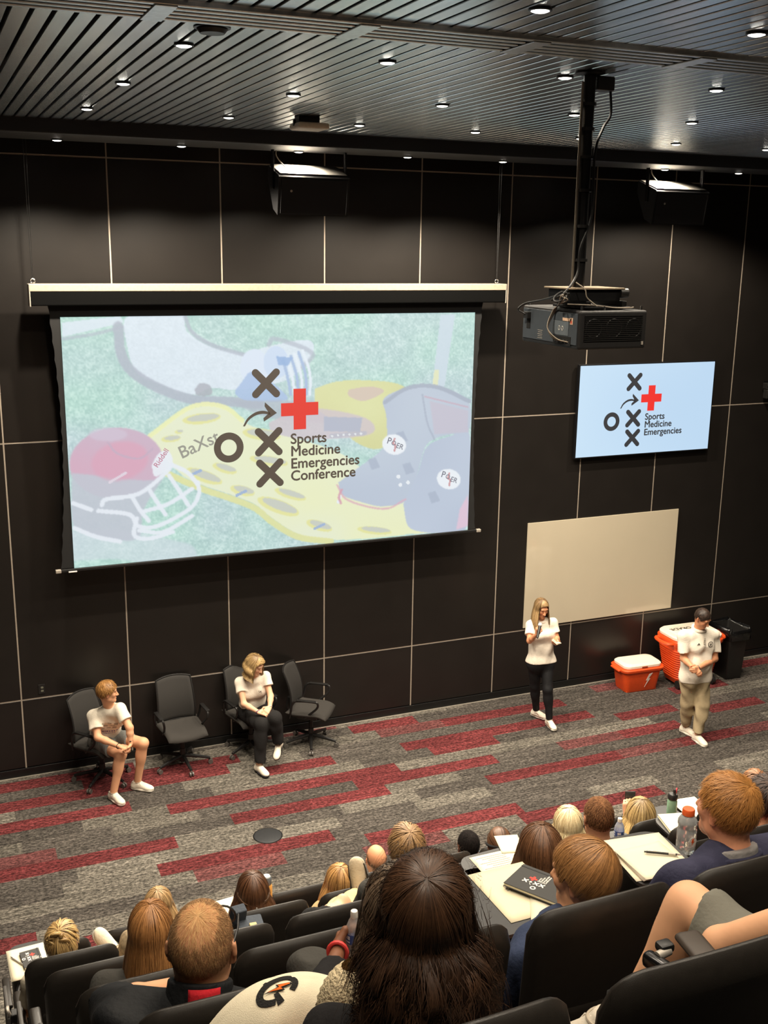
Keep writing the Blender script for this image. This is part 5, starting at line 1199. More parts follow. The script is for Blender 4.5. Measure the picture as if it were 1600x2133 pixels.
# -- lowest rows first
o, J, f, R = aud(783, 1788, 'B', MAN, (232, 166, 124), 'bald man in a white shirt seen from behind near the stage floor', rz=-.1, hs=.92, paint=[((0, -.08, -.03), (.09, .05, .06), (120, 96, 76), .7)])
tshirt(o, J, MAN, cloth('white_shirt', (226, 222, 210)), J['pelvis'] + A3(0, 0, .05)); collar(o, J, WPOLO)
shorthair(o, J, R, (84, 66, 52), (150, 124, 98), 21, 500, .92, .002, u0=(.62, .95), du=(.06, .12), lift=.002, tipl=.0, base=False, mtl=HAIRM)
o, J, f, R = aud(975, 1760, 'B', MAN, BRWN, 'man with close-cropped black hair and a dark collar', rz=-.15, hs=.98, hy=.1)
tshirt(o, J, MAN, SLATEC, J['pelvis'] + A3(0, 0, .05)); collar(o, J, SLATEC)
shorthair(o, J, R, (14, 12, 12), (40, 34, 32), 22, 2500, .98, .008, lift=.002, tipl=.0, du=(.04, .07), w_=.002, mtl=HAIRM)
o, J, f, R = aud(130, 1962, 'C', WOM, FAIR, 'woman with a messy blonde bun in front of the white handout', rz=-.2, hy=-.15, hs=.98, nr=.044)
tshirt(o, J, WOM, CREAM, J['pelvis'] + A3(0, 0, .05))
BD, BL = (116, 82, 44), (236, 198, 132)
shorthair(o, J, R, BD, BL, 23, 700, .98, .010, clump=40, du=(.3, .5), w_=.005, zn=-.09)
hc = J['head']
for k in range(11):
    r1 = random.Random(k); a = k * 2.4; c = hc + R @ A3(.035 * math.cos(a), -.075 + .02 * math.sin(a * 1.3), .045 + .045 * math.sin(a)); rr = r1.uniform(.022, .036); ax = r1.uniform(0, 3)
    lock(o, [c + R @ A3(rr * math.cos(t) * math.cos(ax), -.012 * math.sin(t * 1.5) - .012, rr * math.sin(t) + .010 * math.cos(ax) * t / 4) for t in np.linspace(0, 5.2, 8)], [.006, .013, .013, .009], 45, BD, BL, k, 'hair_curl', .003)
lock(o, [hc + R @ A3(-.05, -.08, .0), hc + R @ A3(-.045, -.095, -.05), hc + R @ A3(-.05, -.09, -.10)], [.008, .010, .004], 40, BD, BL, 31, 'hair_curl')
lock(o, [hc + R @ A3(.0, -.10, -.0), hc + R @ A3(.02, -.105, -.05), hc + R @ A3(.05, -.085, -.10)], [.010, .012, .004], 40, BD, BL, 32, 'hair_curl')
def fx(J, f):
    J['kneeL'] = f(300, 1958, -6.30); J['ankL'] = f(248, 1985, -6.20)
o, J, f, R = aud(330, 1884, 'C', WOM, FAIR, 'blonde woman in olive trousers with one cream trainer raised', rz=-.25, hy=-.3, hs=.80, fix=fx, nr=.044, lower=True)
tshirt(o, J, WOM, LEOP, J['pelvis'] + A3(0, 0, .05)); trousers(o, J, WOM, OLIVE, .014, .78, .01, only='L')
shoe(o, J['ankL'], 1.5, m=cloth('cream_shoe', (232, 222, 196)), sole=SOLEW, lace=mat('lace_green', lin(70, 74, 60), .7), s=1.0, toe=(-.55, .3, .75), dorsal=(.55, -.6, .5))
longhair(o, J, R, (128, 96, 60), (212, 174, 122), 24, 900, .12, hs=.80, w_=.003)
o, J, f, R = aud(526, 1858, 'C', WOM, MID, 'brunette with twisted half-up hair next to a tan bottle', rz=-.1, hs=1.0, nr=.044)
tshirt(o, J, WOM, cloth('blush_top', (212, 150, 110)), J['pelvis'] + A3(0, 0, .05)); BR1, BR2 = (40, 24, 16), (112, 74, 48)
longhair(o, J, R, BR1, BR2, 25, 1800, .22, clump=70, hs=1.0, w_=.003); hc = J['head']
for s in (-1, 1): lock(o, [hc + R @ A3(s * .085, .01, .03), hc + R @ A3(s * .086, -.05, .012), hc + R @ A3(s * .06, -.095, -.005), hc + R @ A3(s * .0, -.122, -.02)], [.008, .011, .010, .006], 50, BR1, (130, 92, 62), 26 + s, 'hair_twist')
MB().ball(tuple(hc + R @ A3(0, -.128, -.025)), .006).build('hair_tie', ALU, o, True)
o, J, f, R = aud(708, 1838, 'C', WOM, FAIR, 'fair-haired woman beside the small bald head, hair streaked with gold', rz=-.1, hs=.92, nr=.044)
tshirt(o, J, WOM, cloth('tan_top', (190, 164, 120)), J['pelvis'] + A3(0, 0, .05)); longhair(o, J, R, (108, 70, 36), (222, 170, 104), 27, 800, .20, hs=.92, clump=50)
o, J, f, R = aud(1040, 1757, 'C', WOM, FAIR, 'woman with a smooth brown ponytail and a dark cap strap', rz=-.3, hs=.90, nr=.044)
tshirt(o, J, WOM, BLKT, J['pelvis'] + A3(0, 0, .05)); G = scalp_grid(J['head'], R, .90, (0, -.75, -.15), .008)
make_hair(o, G, 700, (44, 28, 20), (122, 86, 62), .005, 12, 28, (0, .1), (.85, 1), .004, 1, clump=40)
hc = J['head']; lock(o, [hc + R @ A3(0, -.09, -.005), hc + R @ A3(0, -.125, -.02), hc + R @ A3(0, -.13, -.07), hc + R @ A3(0, -.115, -.13)], [.016, .022, .022, .010], 90, (44, 28, 20), (122, 86, 62), 29, 'ponytail')
MB().tube([hc + R @ A3(.082 * math.cos(a), -.008 + .100 * math.sin(a), .005 - .03 * math.sin(a)) for a in np.linspace(PI * .95, PI * 2.05, 16)], .009, 8).build('cap_strap', BLKC, o, True)
o, J, f, R = aud(1183, 1716, 'C', WOM, PALE, 'person with a pale blonde bob behind the brown-haired man', rz=-.3, hs=.95, nr=.044)
tshirt(o, J, WOM, WTEE, J['pelvis'] + A3(0, 0, .05)); longhair(o, J, R, (186, 158, 108), (250, 232, 186), 30, 800, .07, hs=.95, clump=50, thick=.016)
def hb(J, f): return [dict(wr=J['wrL'], f=(0.05, .1, 1), n=(.3, .9, .1), right=False, curl=.8)]
def fx(J, f):
    J['elbL'] = f(1300, 1730, -6.45); J['wrL'] = f(1306, 1698, -6.38)
o, J, f, R = aud(1334, 1700, 'C', WOM, FAIR, 'woman with streaky blonde hair holding up a phone', rz=-.35, hs=1.02, fix=fx, hands=hb, nr=.044)
tshirt(o, J, WOM, cloth('grey_top', (120, 116, 110)), J['pelvis'] + A3(0, 0, .05)); longhair(o, J, R, (96, 66, 34), (240, 206, 140), 33, 1100, .17, hs=1.02, clump=46, root=(80, 56, 34), thick=.016)
p = at(1312, 1668, -6.34); t = empty('phone', tuple(p), -.4, 'phone held up by the streaky blonde woman', 'phone'); MB().box((0, 0, 0), (.075, .009, .15), bev=.004).build('case', BLACKP, t); MB().box((0, -.0055, 0), (.068, .002, .142)).build('screen', mat('phone_screen', lin(60, 62, 60), .2), t)
o, J, f, R = aud(1572, 1636, 'C', WOM, FAIR, 'brown-haired head at the edge of the picture above the red shirt', rz=-.4, hs=.95)
tshirt(o, J, WOM, BLKT, J['pelvis'] + A3(0, 0, .05)); shorthair(o, J, R, (92, 58, 34), (170, 118, 76), 34, 600, .95, .012, du=(.3, .5), w_=.006, clump=30)
# -- middle rows
def fx(J, f):
    J['hipL'] = f(800, 1955, -7.62); J['kneeL'] = f(692, 1908, -7.32); J['ankL'] = f(748, 1868, -7.02)
o, J, f, R = aud(846, 1765, 'D', MAN, FAIR, 'person with brown hair and khaki trousers resting one shoe on a knee', rz=-.1, hs=1.0, fix=fx, lower=True)
tshirt(o, J, MAN, CHARC, J['pelvis'] + A3(0, 0, .05)); trousers(o, J, MAN, SAND, .010, .92, .006, only='L')
shorthair(o, J, R, (96, 68, 44), (196, 156, 108), 35, 700, 1.0, .012, du=(.3, .5), w_=.006, clump=40)
bs = shoe(o, J['ankL'], .9, m=cloth('beige_shoe', (196, 180, 152)), sole=mat('sole_beige', lin(206, 192, 164), .7), lace=mat('lace_dark', lin(60, 54, 46), .7), s=1.05, extra=BLACKP, toe=(-.15, .25, 1), dorsal=(-.5, -.85, .2))
o, J, f, R = aud(1246, 1702, 'D', MAN, (206, 148, 112), 'man with a short brown crew cut next to a water bottle', rz=-.2, hs=.98, hp=.1)
tshirt(o, J, MAN, CHARC, J['pelvis'] + A3(0, 0, .05)); shorthair(o, J, R, (74, 48, 32), (156, 110, 74), 36, 3500, .98, .005, lift=.002, tipl=.001, du=(.06, .12), w_=.0018, mtl=HAIRM)
o, J, f, R = aud(314, 1936, 'E', WOM, FAIR, 'woman with long straight auburn hair', rz=-.22, hs=.84, nr=.044)
tshirt(o, J, WOM, CHARC, J['pelvis'] + A3(0, 0, .05)); AU1, AU2 = (84, 50, 24), (206, 146, 88)
longhair(o, J, R, AU1, AU2, 37, 4200, .27, pole=(.03, .0, 1), clump=110, hs=.84, w_=.0022, off=lambda s: .03 * math.sin(min(s, .2) * 7), back=.02, over=.06)
hc = J['head']
for k in range(7): lock(o, [hc + A3(-.02 - .010 * k, -.10, -.22), hc + A3(-.05 - .015 * k, -.11, -.29), hc + A3(-.085 - .012 * k, -.10, -.325), hc + A3(-.105 - .012 * k, -.06, -.31 + .008 * k)], [.007, .007, .004, .001], 22, AU1, (210, 150, 90), 60 + k, 'hair_curl', .003)
o, J, f, R = aud(1126, 1775, 'E', WOM, FAIR, 'woman with long brown hair beside the printed sheets', rz=-.35, hs=.98, nr=.044)
tshirt(o, J, WOM, CHARC, J['pelvis'] + A3(0, 0, .05)); longhair(o, J, R, (42, 26, 17), (132, 90, 60), 38, 3000, .26, pole=(0, .05, 1), clump=80, hs=.98, w_=.0028, off=lambda s: .06 * math.sin(min(s, .2) * 7), thick=.014)
o, J, f, R = aud(1594, 1664, 'E', MAN, MID, 'person with dark hair in a red shirt at the edge of the picture', rz=-.3, hs=.98)
tshirt(o, J, MAN, REDC, J['pelvis'] + A3(0, 0, .05), .8); shorthair(o, J, R, (34, 24, 20), (96, 70, 56), 39, 700, .98, .010)
MB().tube(bez([tuple(J['shL'] + A3(.05, -.05, .055)), tuple(J['shL'] + A3(-.02, -.062, .02)), tuple(J['shL'] + A3(-.06, -.05, -.06))]), .008, 6).build('shirt_trim', WTEE, o, True)
# -- rows close to the camera
def fx(J, f):
    J['elbL'] = f(232, 2094, -9.42); J['wrL'] = f(372, 2052, -9.28)
SC_ = (168, 118, 72)
o, J, f, R = aud(421, 1968, 'F', MAN, (230, 170, 130), 'balding man in a black polo with a red collar patch and glasses', rz=-.42, hs=1.06, hp=.02, vox=.006, fix=fx, lean=.30, nr=.060, raise_=.04,
    paint=[((0, -.09, -.035), (.10, .075, .06), (120, 84, 52), .75), ((.06, -.05, -.02), (.05, .06, .05), (120, 84, 52), .6), ((-.06, -.05, -.02), (.05, .06, .05), (120, 84, 52), .6), ((0, -.03, .09), (.08, .08, .05), (220, 150, 96), .4)])
tshirt(o, J, MAN, BLKPOLO, J['pelvis'] + A3(0, 0, .05), .75, .02, .007, wr=.006); c_ = collar(o, J, BLKPOLO, .080, .045, off=.032)
up = fw(J['chest'], J['neck']); b0 = J['neck'] + up * .040
bk = np.cross(up, A3(1, 0, 0)); bk = -bk if bk[1] > 0 else bk
shell('collar_patch', lambda u, v: tuple(b0 + A3(.097, 0, 0) * math.sin((u - .5) * .85 + .30) + bk * (.097 * math.cos((u - .5) * .85 + .30)) + up * .050 * (v - .5)), 10, 5, .005, REDTAB, o, .005)
MB().tube([tuple(J['shL'] + A3(-.06, -.05, -.19)), tuple(J['shL'] + A3(-.02, -.09, -.19)), tuple(J['shL'] + A3(.03, -.08, -.2))], .012, 8).build('sleeve_band', REDTAB, o, True)
shorthair(o, J, R, (112, 82, 56), (172, 132, 92), 40, 5200, 1.06, .001, pole=(0, -.35, .93), lift=.002, tipl=.001, du=(.05, .10), w_=.0009, u0=(.30, .93), base=False, mtl=HAIRM, zear=.016, zn=-.095)
shorthair(o, J, R, (196, 148, 98), (236, 192, 138), 41, 2200, 1.06, .0005, pole=(0, -.35, .93), lift=.002, tipl=.001, du=(.08, .16), w_=.0007, u0=(0, .55), base=False, mtl=HAIRM, name='hair_wisps', zear=.016, zn=-.095)
T = lambda x, y, z: J['head'] + R @ (A3(x, y, z) * 1.06)
b = MB()
for s in (-1, 1):
    b.tube([T(s * .080, -.015, .018), T(s * .082, .04, .022), T(s * .074, .10, .020)], .003, 6); b.tube([T(s * .036 + .030 * math.cos(a), .112 - abs(math.cos(a)) * .006, .012 + .024 * math.sin(a)) for a in np.linspace(0, 2 * PI, 16)[:-1]], .003, 6, True)
b.tube([T(-.008, .118, .016), T(.008, .118, .016)], .003, 6); b.build('glasses', BLACKP, o, True)
# person with the water bottle
def hb(J, f): return [dict(wr=J['wrL'], f=f(722, 1946, -9.24) - J['wrL'], n=(.9, .25, .0), right=False, curl=.75, thumb=.9)]
def fx(J, f):
    J['elbL'] = f(668, 2092, -9.58); J['wrL'] = f(703, 1985, -9.37); J['kneeL'] = f(648, 2022, -9.22); J['ankL'] = J['kneeL'] - A3(0, -.02, .40)
o, J, f, R = aud(838, 1902, 'F', WOM, (126, 82, 58), 'person in black sleeves holding a water bottle, with dark curly hair', rz=-.1, hs=1.0, vox=.007, fix=fx, hands=hb, lower=True)
tshirt(o, J, WOM, BLKT, J['pelvis'] + A3(0, 0, .05), .9, .016, long_=.72); trousers(o, J, MAN, CHARC, .012, .5, .0, only='L')
w_ = J['wrL']; d_ = fw(J['elbL'], J['wrL']); x_ = np.cross(d_, A3(0, 1, 0)); x_ /= np.linalg.norm(x_); y_ = np.cross(d_, x_)
MB().tube([w_ + d_ * .004 + x_ * .034 * math.cos(a) + y_ * .030 * math.sin(a) for a in np.linspace(0, 2 * PI, 18)[:-1]], .007, 8, True).build('wristband', mat('wristband_red', lin(226, 70, 66), .5), o, True)
G = scalp_grid(J['head'], R, 1.0, (0, -.2, .98), .030, long_=.20, yh=.05, off=lambda s: .25 * s)
make_hair(o, G, 1500, (52, 42, 34), (128, 108, 88), .004, 26, 42, (0, .5), (.4, .8), .012, 3, 1.2, 7, 0)
# brown-haired man with the notebook
o, J, f, R = aud(1216, 1822, 'F', MAN, (232, 170, 128), 'brown-haired man with combed hair beside the black notebook', rz=-.02, hy=.5, hs=.95, hp=.12, vox=.006, lean=.10, jaw=.97, nr=.052)
tshirt(o, J, MAN, DENIM, J['pelvis'] + A3(0, 0, .05), .9, .02, .008, wr=.006, long_=.4)
shorthair(o, J, R, (74, 46, 26), (206, 150, 92), 43, 8000, .96, .008, pole=(.30, -.55, .78), lift=.007, tipl=.002, du=(.5, .8), w_=.0012, clump=170, zn=-.095, zear=.030, pw=1.0, u0=(0, .7))
# red-haired man
o, J, f, R = aud(1514, 1682, 'F', MAN, (234, 164, 128), 'red-haired man in a navy jacket with a grey collar', rz=.05, hy=.18, hs=.94, hp=.04, vox=.006, lean=.12, nr=.056, brow=(150, 96, 50))
tshirt(o, J, MAN, NAVY, J['pelvis'] + A3(0, 0, .05), .95, .026, .008, wr=.007, long_=.8); collar(o, J, GRYC, .078, .055); collar(o, J, NAVY, .092, .034, 'jacket_collar')
shorthair(o, J, R, (128, 78, 34), (218, 156, 86), 44, 9000, .94, .006, pole=(.12, -.62, .76), lift=.006, tipl=.007, du=(.14, .26), w_=.0011, clump=200, zn=-.095, zear=.026, pw=1.0, u0=(0, .86))
# black-haired woman, closest to the camera
o, J, f, R = aud(888, 1900, 'G', WOM, (206, 140, 104), 'woman with long wavy black hair in a black tee, closest to the camera', rz=-.45, hs=.88, hp=.02, vox=.006, sh=.150, nr=.046, raise_=-.045)
tshirt(o, J, WOM, BLKT, J['pelvis'] + A3(0, 0, .05), .6, .018, .007, wr=.005)
K1, K2 = (18, 12, 10), (86, 60, 43); hc = J['head']
G = scalp_grid(hc, R, .88, (0, -.12, .99), .003, nphi=96, nu=60, long_=lambda x, y: .30 + .05 * math.cos(x * 30), yh=-.014, zh=-.012, off=lambda s: .026 * math.sin(min(1, s / .26) * PI) + .006 * math.sin(s * 40), zear=.03, back=-.02)
make_hair(o, G, 9000, K1, K2, .0012, 34, 45, (0, .4), (.8, 1.0), .004, 3.0, 1.0, 2.6, 110, over=.05, frizz=.006, pw=1.5, curl=.017, ctop=hc[2] - .005, inset=.006)
G2 = scalp_grid(hc, R, .88, (0, -.50, .86), .005, nphi=80, nu=50, long_=.30, yh=-.045, zh=-.02, off=lambda s: .035 * math.sin(min(1, s / .3) * PI))
make_hair(o, G2, 3500, K1, (104, 72, 50), .0011, 22, 46, (0, .2), (.3, .95), .004, 1.5, .8, 2.2, 60, name='hair_half_up', inset=.022, curl=.016, ctop=hc[2] - .0)
G3 = scalp_grid(hc, R, 1.0, (0, -.2, .98), .012, nphi=80, nu=50, long_=.30, yh=-.02, off=lambda s: .06 * math.sin(min(1, s / .3) * PI))
r_ = make_hair(o, G3, 130, K1, (92, 66, 50), .0008, 24, 47, (.4, .65), (.3, .5), .022, 4, 2.0, 2.5, 0, name='hair_flyaway', inset=.05, base=False)
# person with the crossed bare leg
HL = (232, 176, 136)
def fx(J, f):
    J['kneeL'] = f(1436, 1884, -10.16); J['ankL'] = f(1318, 2092, -10.10); J['hipL'] = J['hipL'] + A3(0, .02, .06)
    J['elbL'] = f(1500, 1968, -10.46); J['wrL'] = f(1660, 2010, -10.30)
G3c = SEATS['G', 2].location
J = seated(.02, sh=.20); loc = (seatx('G', 2) + .16, ROWY['G'] + .0, ROWZ['G']); f = LW(loc, 0); fx(J, f)
LEAN = dict(MAN, leg=(.074, .055, .050, .034), arm=(.046, .038, .036, .026))
o = person(J, LEAN, HL, 'person with a bare crossed leg and slate shorts in the topmost row', loc, 0, vox=.007, lower=True)
tshirt(o, J, LEAN, BLKT, J['pelvis'] + A3(0, 0, .05), .30)
garment('shorts', o, [C(J['hipL'], J['hipL'] * .12 + J['kneeL'] * .88, .098, .076, .04, True), C(J['hipR'], J['hipR'] * .4 + J['kneeR'] * .6, .108, .10, .04, True), C(J['hipL'], J['hipR'], .115, .115, .05)], cloth('slate_shorts', (116, 114, 104)), .007, (), .004)
shorthair(o, J, rot3(), (60, 42, 28), (140, 104, 72), 48, 600)
shoe(o, A3(*(f(1262, 2122, -10.25))), 1.2, m=cloth('grey_shoe', (200, 190, 174)), sole=SOLEW, lace=SOLEW, s=1.0, pitch=-.2, extra=BLACKP)
# ------------------------------------------------------------------ things on tablets, laps and seats
def sheet(w_, d, th, m, name, parent, loc=(0, 0, 0), rz=0.0, curl=.0):
    return shell(name, lambda u, v: (loc[0] + ((u - .5) * w_) * math.cos(rz) - ((v - .5) * d) * math.sin(rz), loc[1] + ((u - .5) * w_) * math.sin(rz) + ((v - .5) * d) * math.cos(rz), loc[2] + curl * (2 * u - 1) ** 2 + curl * .6 * v * v), 8, 8, th / 2, m, parent, .0005, smooth=False)
NB = mat('notebook_black', lin(52, 51, 49), .6, var=.05); FOLD = mat('folder_cream', lin(234, 222, 188), .7, var=.02); INKB = mat('ink_black', lin(30, 30, 32), .6); INKG = mat('ink_grey', lin(150, 142, 128), .7); REDI = mat('ink_red', lin(222, 60, 46), .6); WHI = mat('ink_white', lin(236, 232, 224), .6)
def notebook(x, y, z, rz, label, s=1.0, w_=.145, d=.205):
    t = empty('notebook', (x, y, z), rz, label, 'notebook')
    MB().box((0, 0, .006), (w_ - .004, d - .004, .010)).build('pages', PAPER, t); MB().box((0, 0, .0125), (w_, d, .003), bev=.001, seg=1).build('cover', NB, t); MB().box((0, 0, .0015), (w_, d, .003), bev=.001, seg=1).build('cover', NB, t)
    logo(Matrix.Translation((.010, .030, .0142)), .062, WHI, REDI, t, ('Sports', 'Medicine', 'Emergencies', 'Conference'), d=.004)
    MB().box((w_ * .40, 0, .0145), (.006, d, .001)).build('elastic_band', INKB, t)
    return t
def pen(x, y, z, rz, label, m=None):
    t = empty('pen', (x, y, z), rz, label, 'pen'); MB().cyl((-.06, 0, .005), (.05, 0, .005), .0045, n=10).build('barrel', m or BLACKP, t, True); MB().cyl((.05, 0, .005), (.072, 0, .005), .0045, .001, 10).build('tip', CHROME, t, True)
    MB().cyl((-.068, 0, .005), (-.06, 0, .005), .003, n=8).build('button', BLACKP, t, True); MB().box((-.04, 0, .011), (.035, .003, .002)).build('clip', CHROME, t); MB().cyl((.02, 0, .005), (.045, 0, .005), .0052, n=10).build('grip', ALU, t, True); return t
PET = mat('clear_bottle', (.93, .95, .95), .08, trans=.72, var=.02, spec=.5, alpha=1.0); CAPW = mat('cap_white', lin(238, 234, 224), .5); LABB = mat('label_blue', lin(62, 88, 150), .5); LABW = mat('label_white', lin(216, 222, 232), .5)
def bottle(x, y, z, label, h=.205, r=.032, cap=CAPW, lab=LABB, rz=0, sports=False):
    t = empty('water_bottle' if not sports else 'sports_drink_bottle', (x, y, z), rz, label, 'bottle'); k = h / .205
    pr = [(.001, .004), (r * .75, 0), (r * .95, .008), (r, .02), (r * .96, .032), (r, .044), (r * .96, .056), (r, .068), (r, .118), (r * .96, .128), (r * .92, .140), (r * .70, .160), (r * .42, .178), (r * .38, .19), (.001, .19)]
    if sports: pr = [(.001, .004), (r * .85, 0), (r, .012), (r, .05), (r * .97, .055), (r, .06), (r, .105), (r * .92, .112), (r * .92, .125), (r, .135), (r * .98, .15), (r * .75, .168), (r * .56, .176), (r * .56, .186), (.001, .186)]
    MB().lathe([(a, b_ * k) for a, b_ in pr], n=24).build('bottle_body', PET, t, True)
    rc = r * .46 if not sports else r * .64; MB().lathe([(rc, .178 * k), (rc, .200 * k), (rc * .9, .205 * k), (.001, .205 * k)], n=24).build('cap', cap, t, True)
    if lab is not None:
        MB().lathe([(r * 1.012, .072 * k), (r * 1.015, .074 * k), (r * 1.015, .112 * k), (r * 1.012, .114 * k)], n=24).build('label_wrap', lab, t, True)
        b = MB()
        for a0 in np.linspace(0, 2 * PI, 6)[:-1]:
            for zz, hh in ((.100, .016), (.082, .008)):
                ring = [(math.cos(a0 + q) * r * 1.03, math.sin(a0 + q) * r * 1.03) for q in np.linspace(0, .7, 6)]
                for (xa, ya), (xb, yb) in zip(ring, ring[1:]): vs = [b.bm.verts.new(v) for v in ((xa, ya, (zz - hh / 2) * k), (xb, yb, (zz - hh / 2) * k), (xb, yb, (zz + hh / 2) * k), (xa, ya, (zz + hh / 2) * k))]; b.bm.faces.new(vs)
        b.build('label_mark', LABW, t)
    return t
def onto(px, py, z): p = atz(px, py, z); return float(p[0]), float(p[1])
TH = .70
# bun's tablet: handout, notebook, pen
z = ROWZ['C'] + TH; x, y = onto(58, 2004, z); tablet(SEATS['C', 0], x, y + .02, z, .05, .24, .34)
t = empty('handout', (x, y, z + .002), .03, 'white handout on the tablet by the aisle, under a black notebook', 'paper'); sheet(.215, .30, .002, PAPER, 'sheet', t); sheet(.212, .296, .002, PAPER, 'sheet', t, (.002, .0, .0025), .02)
x2, y2 = onto(66, 2001, z); notebook(x2, y2, z + .006, .10, 'black notebook with a logo on the handout by the aisle', w_=.11, d=.16)
x2, y2 = onto(37, 2006, z); pen(x2, y2, z + .006, 2.1, 'grey pen on the handout by the aisle', ALU)
# half-up brunette's tablet: sheet, tan bottle, dark case
z = ROWZ['C'] + TH; x, y = onto(478, 1898, z); tablet(SEATS['C', 2], x + .06, y, z, .0, .27, .3)
t = empty('handout', (x + .02, y, z + .002), .1, 'white sheet beside the half-up brunette', 'paper'); sheet(.20, .28, .002, PAPER, 'sheet', t)
z = ROWZ['C'] + .66; x, y = onto(556, 1897, z); t = empty('insulated_bottle', (x, y, z), 0, 'tan insulated bottle with a slate lid next to the half-up brunette', 'bottle')
MB().lathe([(.001, 0), (.033, 0), (.036, .006), (.036, .18), (.030, .195), (.001, .195)], n=28).build('bottle_body', mat('bottle_tan', lin(222, 172, 92), .4), t, True); MB().lathe([(.031, .195), (.032, .198), (.032, .235), (.026, .245), (.001, .246)], n=28).build('lid', mat('lid_slate', lin(96, 108, 116), .4), t, True); MB().lathe([(.026, .246), (.022, .252), (.001, .253)], n=28).build('lid_top', mat('lid_pale', lin(196, 206, 210), .3), t, True)
# case on the empty seat top in front of the balding man
p = at(520, 1928, -7.62); t = empty('camera_case', tuple(p), -.1, 'open dark case with a beige block on an empty seat, past the balding man', 'case'); MB().box((0, 0, 0), (.13, .10, .05), bev=.008).build('case', SLATEC, t); MB().box((.01, -.045, .02), (.035, .03, .035), bev=.004).build('block', SAND, t); MB().box((-.05, .03, .05), (.07, .05, .09), rot=(.3, 0, .2), bev=.006).build('flap', SLATEC, t)
MB().ball((.075, -.04, .015), .008).build('clasp', CHROME, t, True)
# dark jacket heap on a seat by the khaki trousers
p = at(664, 1918, -7.60)
def jk(u, v): a = (u - .5); c = (v - .5); return (p[0] + a * .26, p[1] + c * .22, p[2] - .05 + .085 * math.cos(a * 2.6) * math.cos(c * 2.4) + .014 * math.sin(u * 19 + v * 7) - .25 * max(0, abs(a) - .36))
tag(shell('jacket', jk, 26, 26, .012, BLKC, None, .02), 'dark jacket heaped on the seat beside the khaki trousers', 'jacket')
# upper tablets: sheets and phone of the long-haired brunette
z = ROWZ['E'] + .67; x, y = onto(1044, 1798, z); tablet(SEATS['E', 3], x - .04, y - .03, z, .05, .36, .30)
t = empty('printed_sheets', (x, y, z + .002), .0, 'white printed sheets with text lines in front of the long-haired brunette', 'paper'); sheet(.25, .19, .003, PAPER, 'sheet', t); sheet(.12, .16, .002, PAPER, 'sheet', t, (.12, .13, .004), -.25)
b = MB()
for k in range(9): b.box((-.02 + .01 * (k % 3), .07 - k * .016, .0022), (.16 - .03 * (k % 3), .002, .0006))
b.build('printed_lines', INKG, t)
x, y = onto(1003, 1848, z); t = empty('phone', (x, y, z + .002), .35, 'black phone lying on a dark tablet beside the cream folder', 'phone'); MB().box((0, 0, .004), (.072, .145, .008), bev=.004).build('case', BLACKP, t); MB().box((0, 0, .0085), (.066, .138, .001)).build('screen', GLOSSB, t)
tablet(SEATS['E', 2], x - .02, y, z, .1, .26, .30)
# brown-haired man: folder, notebook, pad
z = ROWZ['F'] + .70; x, y = onto(1072, 1858, z); tablet(SEATS['F', 2], x - .05, y - .03, z, .0, .34, .36)
t = empty('folder', (x + .01, y, z + .002), .02, 'cream folder with printed title on the tablet of the brown-haired man', 'folder'); sheet(.23, .31, .004, FOLD, 'folder_cover', t); text('title', 'Ortho\nSports', .026, INKG, Matrix.Translation((-.035, .03, .0025)), t, line=.8, bold=.01)
x2, y2 = onto(1150, 1892, z); t = empty('notepad', (x2, y2, z + .006), -.5, 'white notepad under the black notebook', 'notepad'); sheet(.15, .20, .008, PAPER, 'pages', t); MB().tube([(-.07, -.09, .006), (.07, -.09, .006)], .002, 6).build('binding', ALU, t)
c1, c2, c3 = (A3(*onto(a_, b_, z + .02), 0) for a_, b_ in ((1078, 1838), (1126, 1793), (1122, 1900))); x2, y2 = ((c2 + c3) / 2)[:2]; notebook(x2, y2, z + .016, math.atan2(c2[1] - c1[1], c2[0] - c1[0]), 'black notebook with a white and red logo lying on the cream folder', w_=.15, d=.21)
# red-haired man: open notebook and pen, drink bottle
z = ROWZ['F'] + .72; x, y = onto(1350, 1784, z); tablet(SEATS['F', 3], x, y - .01, z, -.05, .28, .34)
t = empty('open_notebook', (x, y, z + .002), -.12, 'open cream notebook with curled pages on the tablet of the red-haired man', 'notebook'); sheet(.25, .28, .003, PAPER, 'page', t, (0, .0, .0)); 
for k in range(4): sheet(.20, .20, .0015, PAPER if k % 2 else mat('paper_pink', lin(236, 218, 204), .8), 'page', t, (-.01, -.05, .004 + .0028 * k), .05 + .02 * k, .003)
x2, y2 = onto(1380, 1790, z); pen(x2, y2, z + .020, -.55, 'black pen lying on the open cream notebook')
x, y = onto(1434, 1778, ROWZ['F'] + .62); t = bottle(x, y + .02, ROWZ['F'] + .62, 'clear sports drink bottle with an orange cap in front of the red-haired man', .185, .038, mat('cap_orange', lin(232, 96, 40), .5), None, sports=True)
LT = mat('drink_pale', lin(226, 214, 170), .3); MB().cyl((0, -.0385, .062), (0, -.0395, .062), .018, n=20).build('label_mark', WHI, t); MB().prism([(-.004, .012), (.004, .012), (.0, .002), (.007, .002), (-.006, -.014), (-.002, -.002), (-.008, -.002)], .001, basis((0, -.0405, .062), (1, 0, 0), (0, 0, 1))).build('logo_bolt', mat('cap_orange', lin(232, 96, 40), .5), t)
# water bottles
p = at(1288, 1758, -7.36); tablet(SEATS['D', 4], float(p[0]), -7.36, float(p[2]) - .001, 0, .24, .28); bottle(p[0], -7.36, p[2], 'clear water bottle with a blue label beside the brown crew cut', .17, .030)
p = at(737, 1992, -9.33); bottle(p[0], -9.33, p[2] + .0, 'clear water bottle with a white cap held up by the hand with the red wristband', .165, .0255, rz=.6)
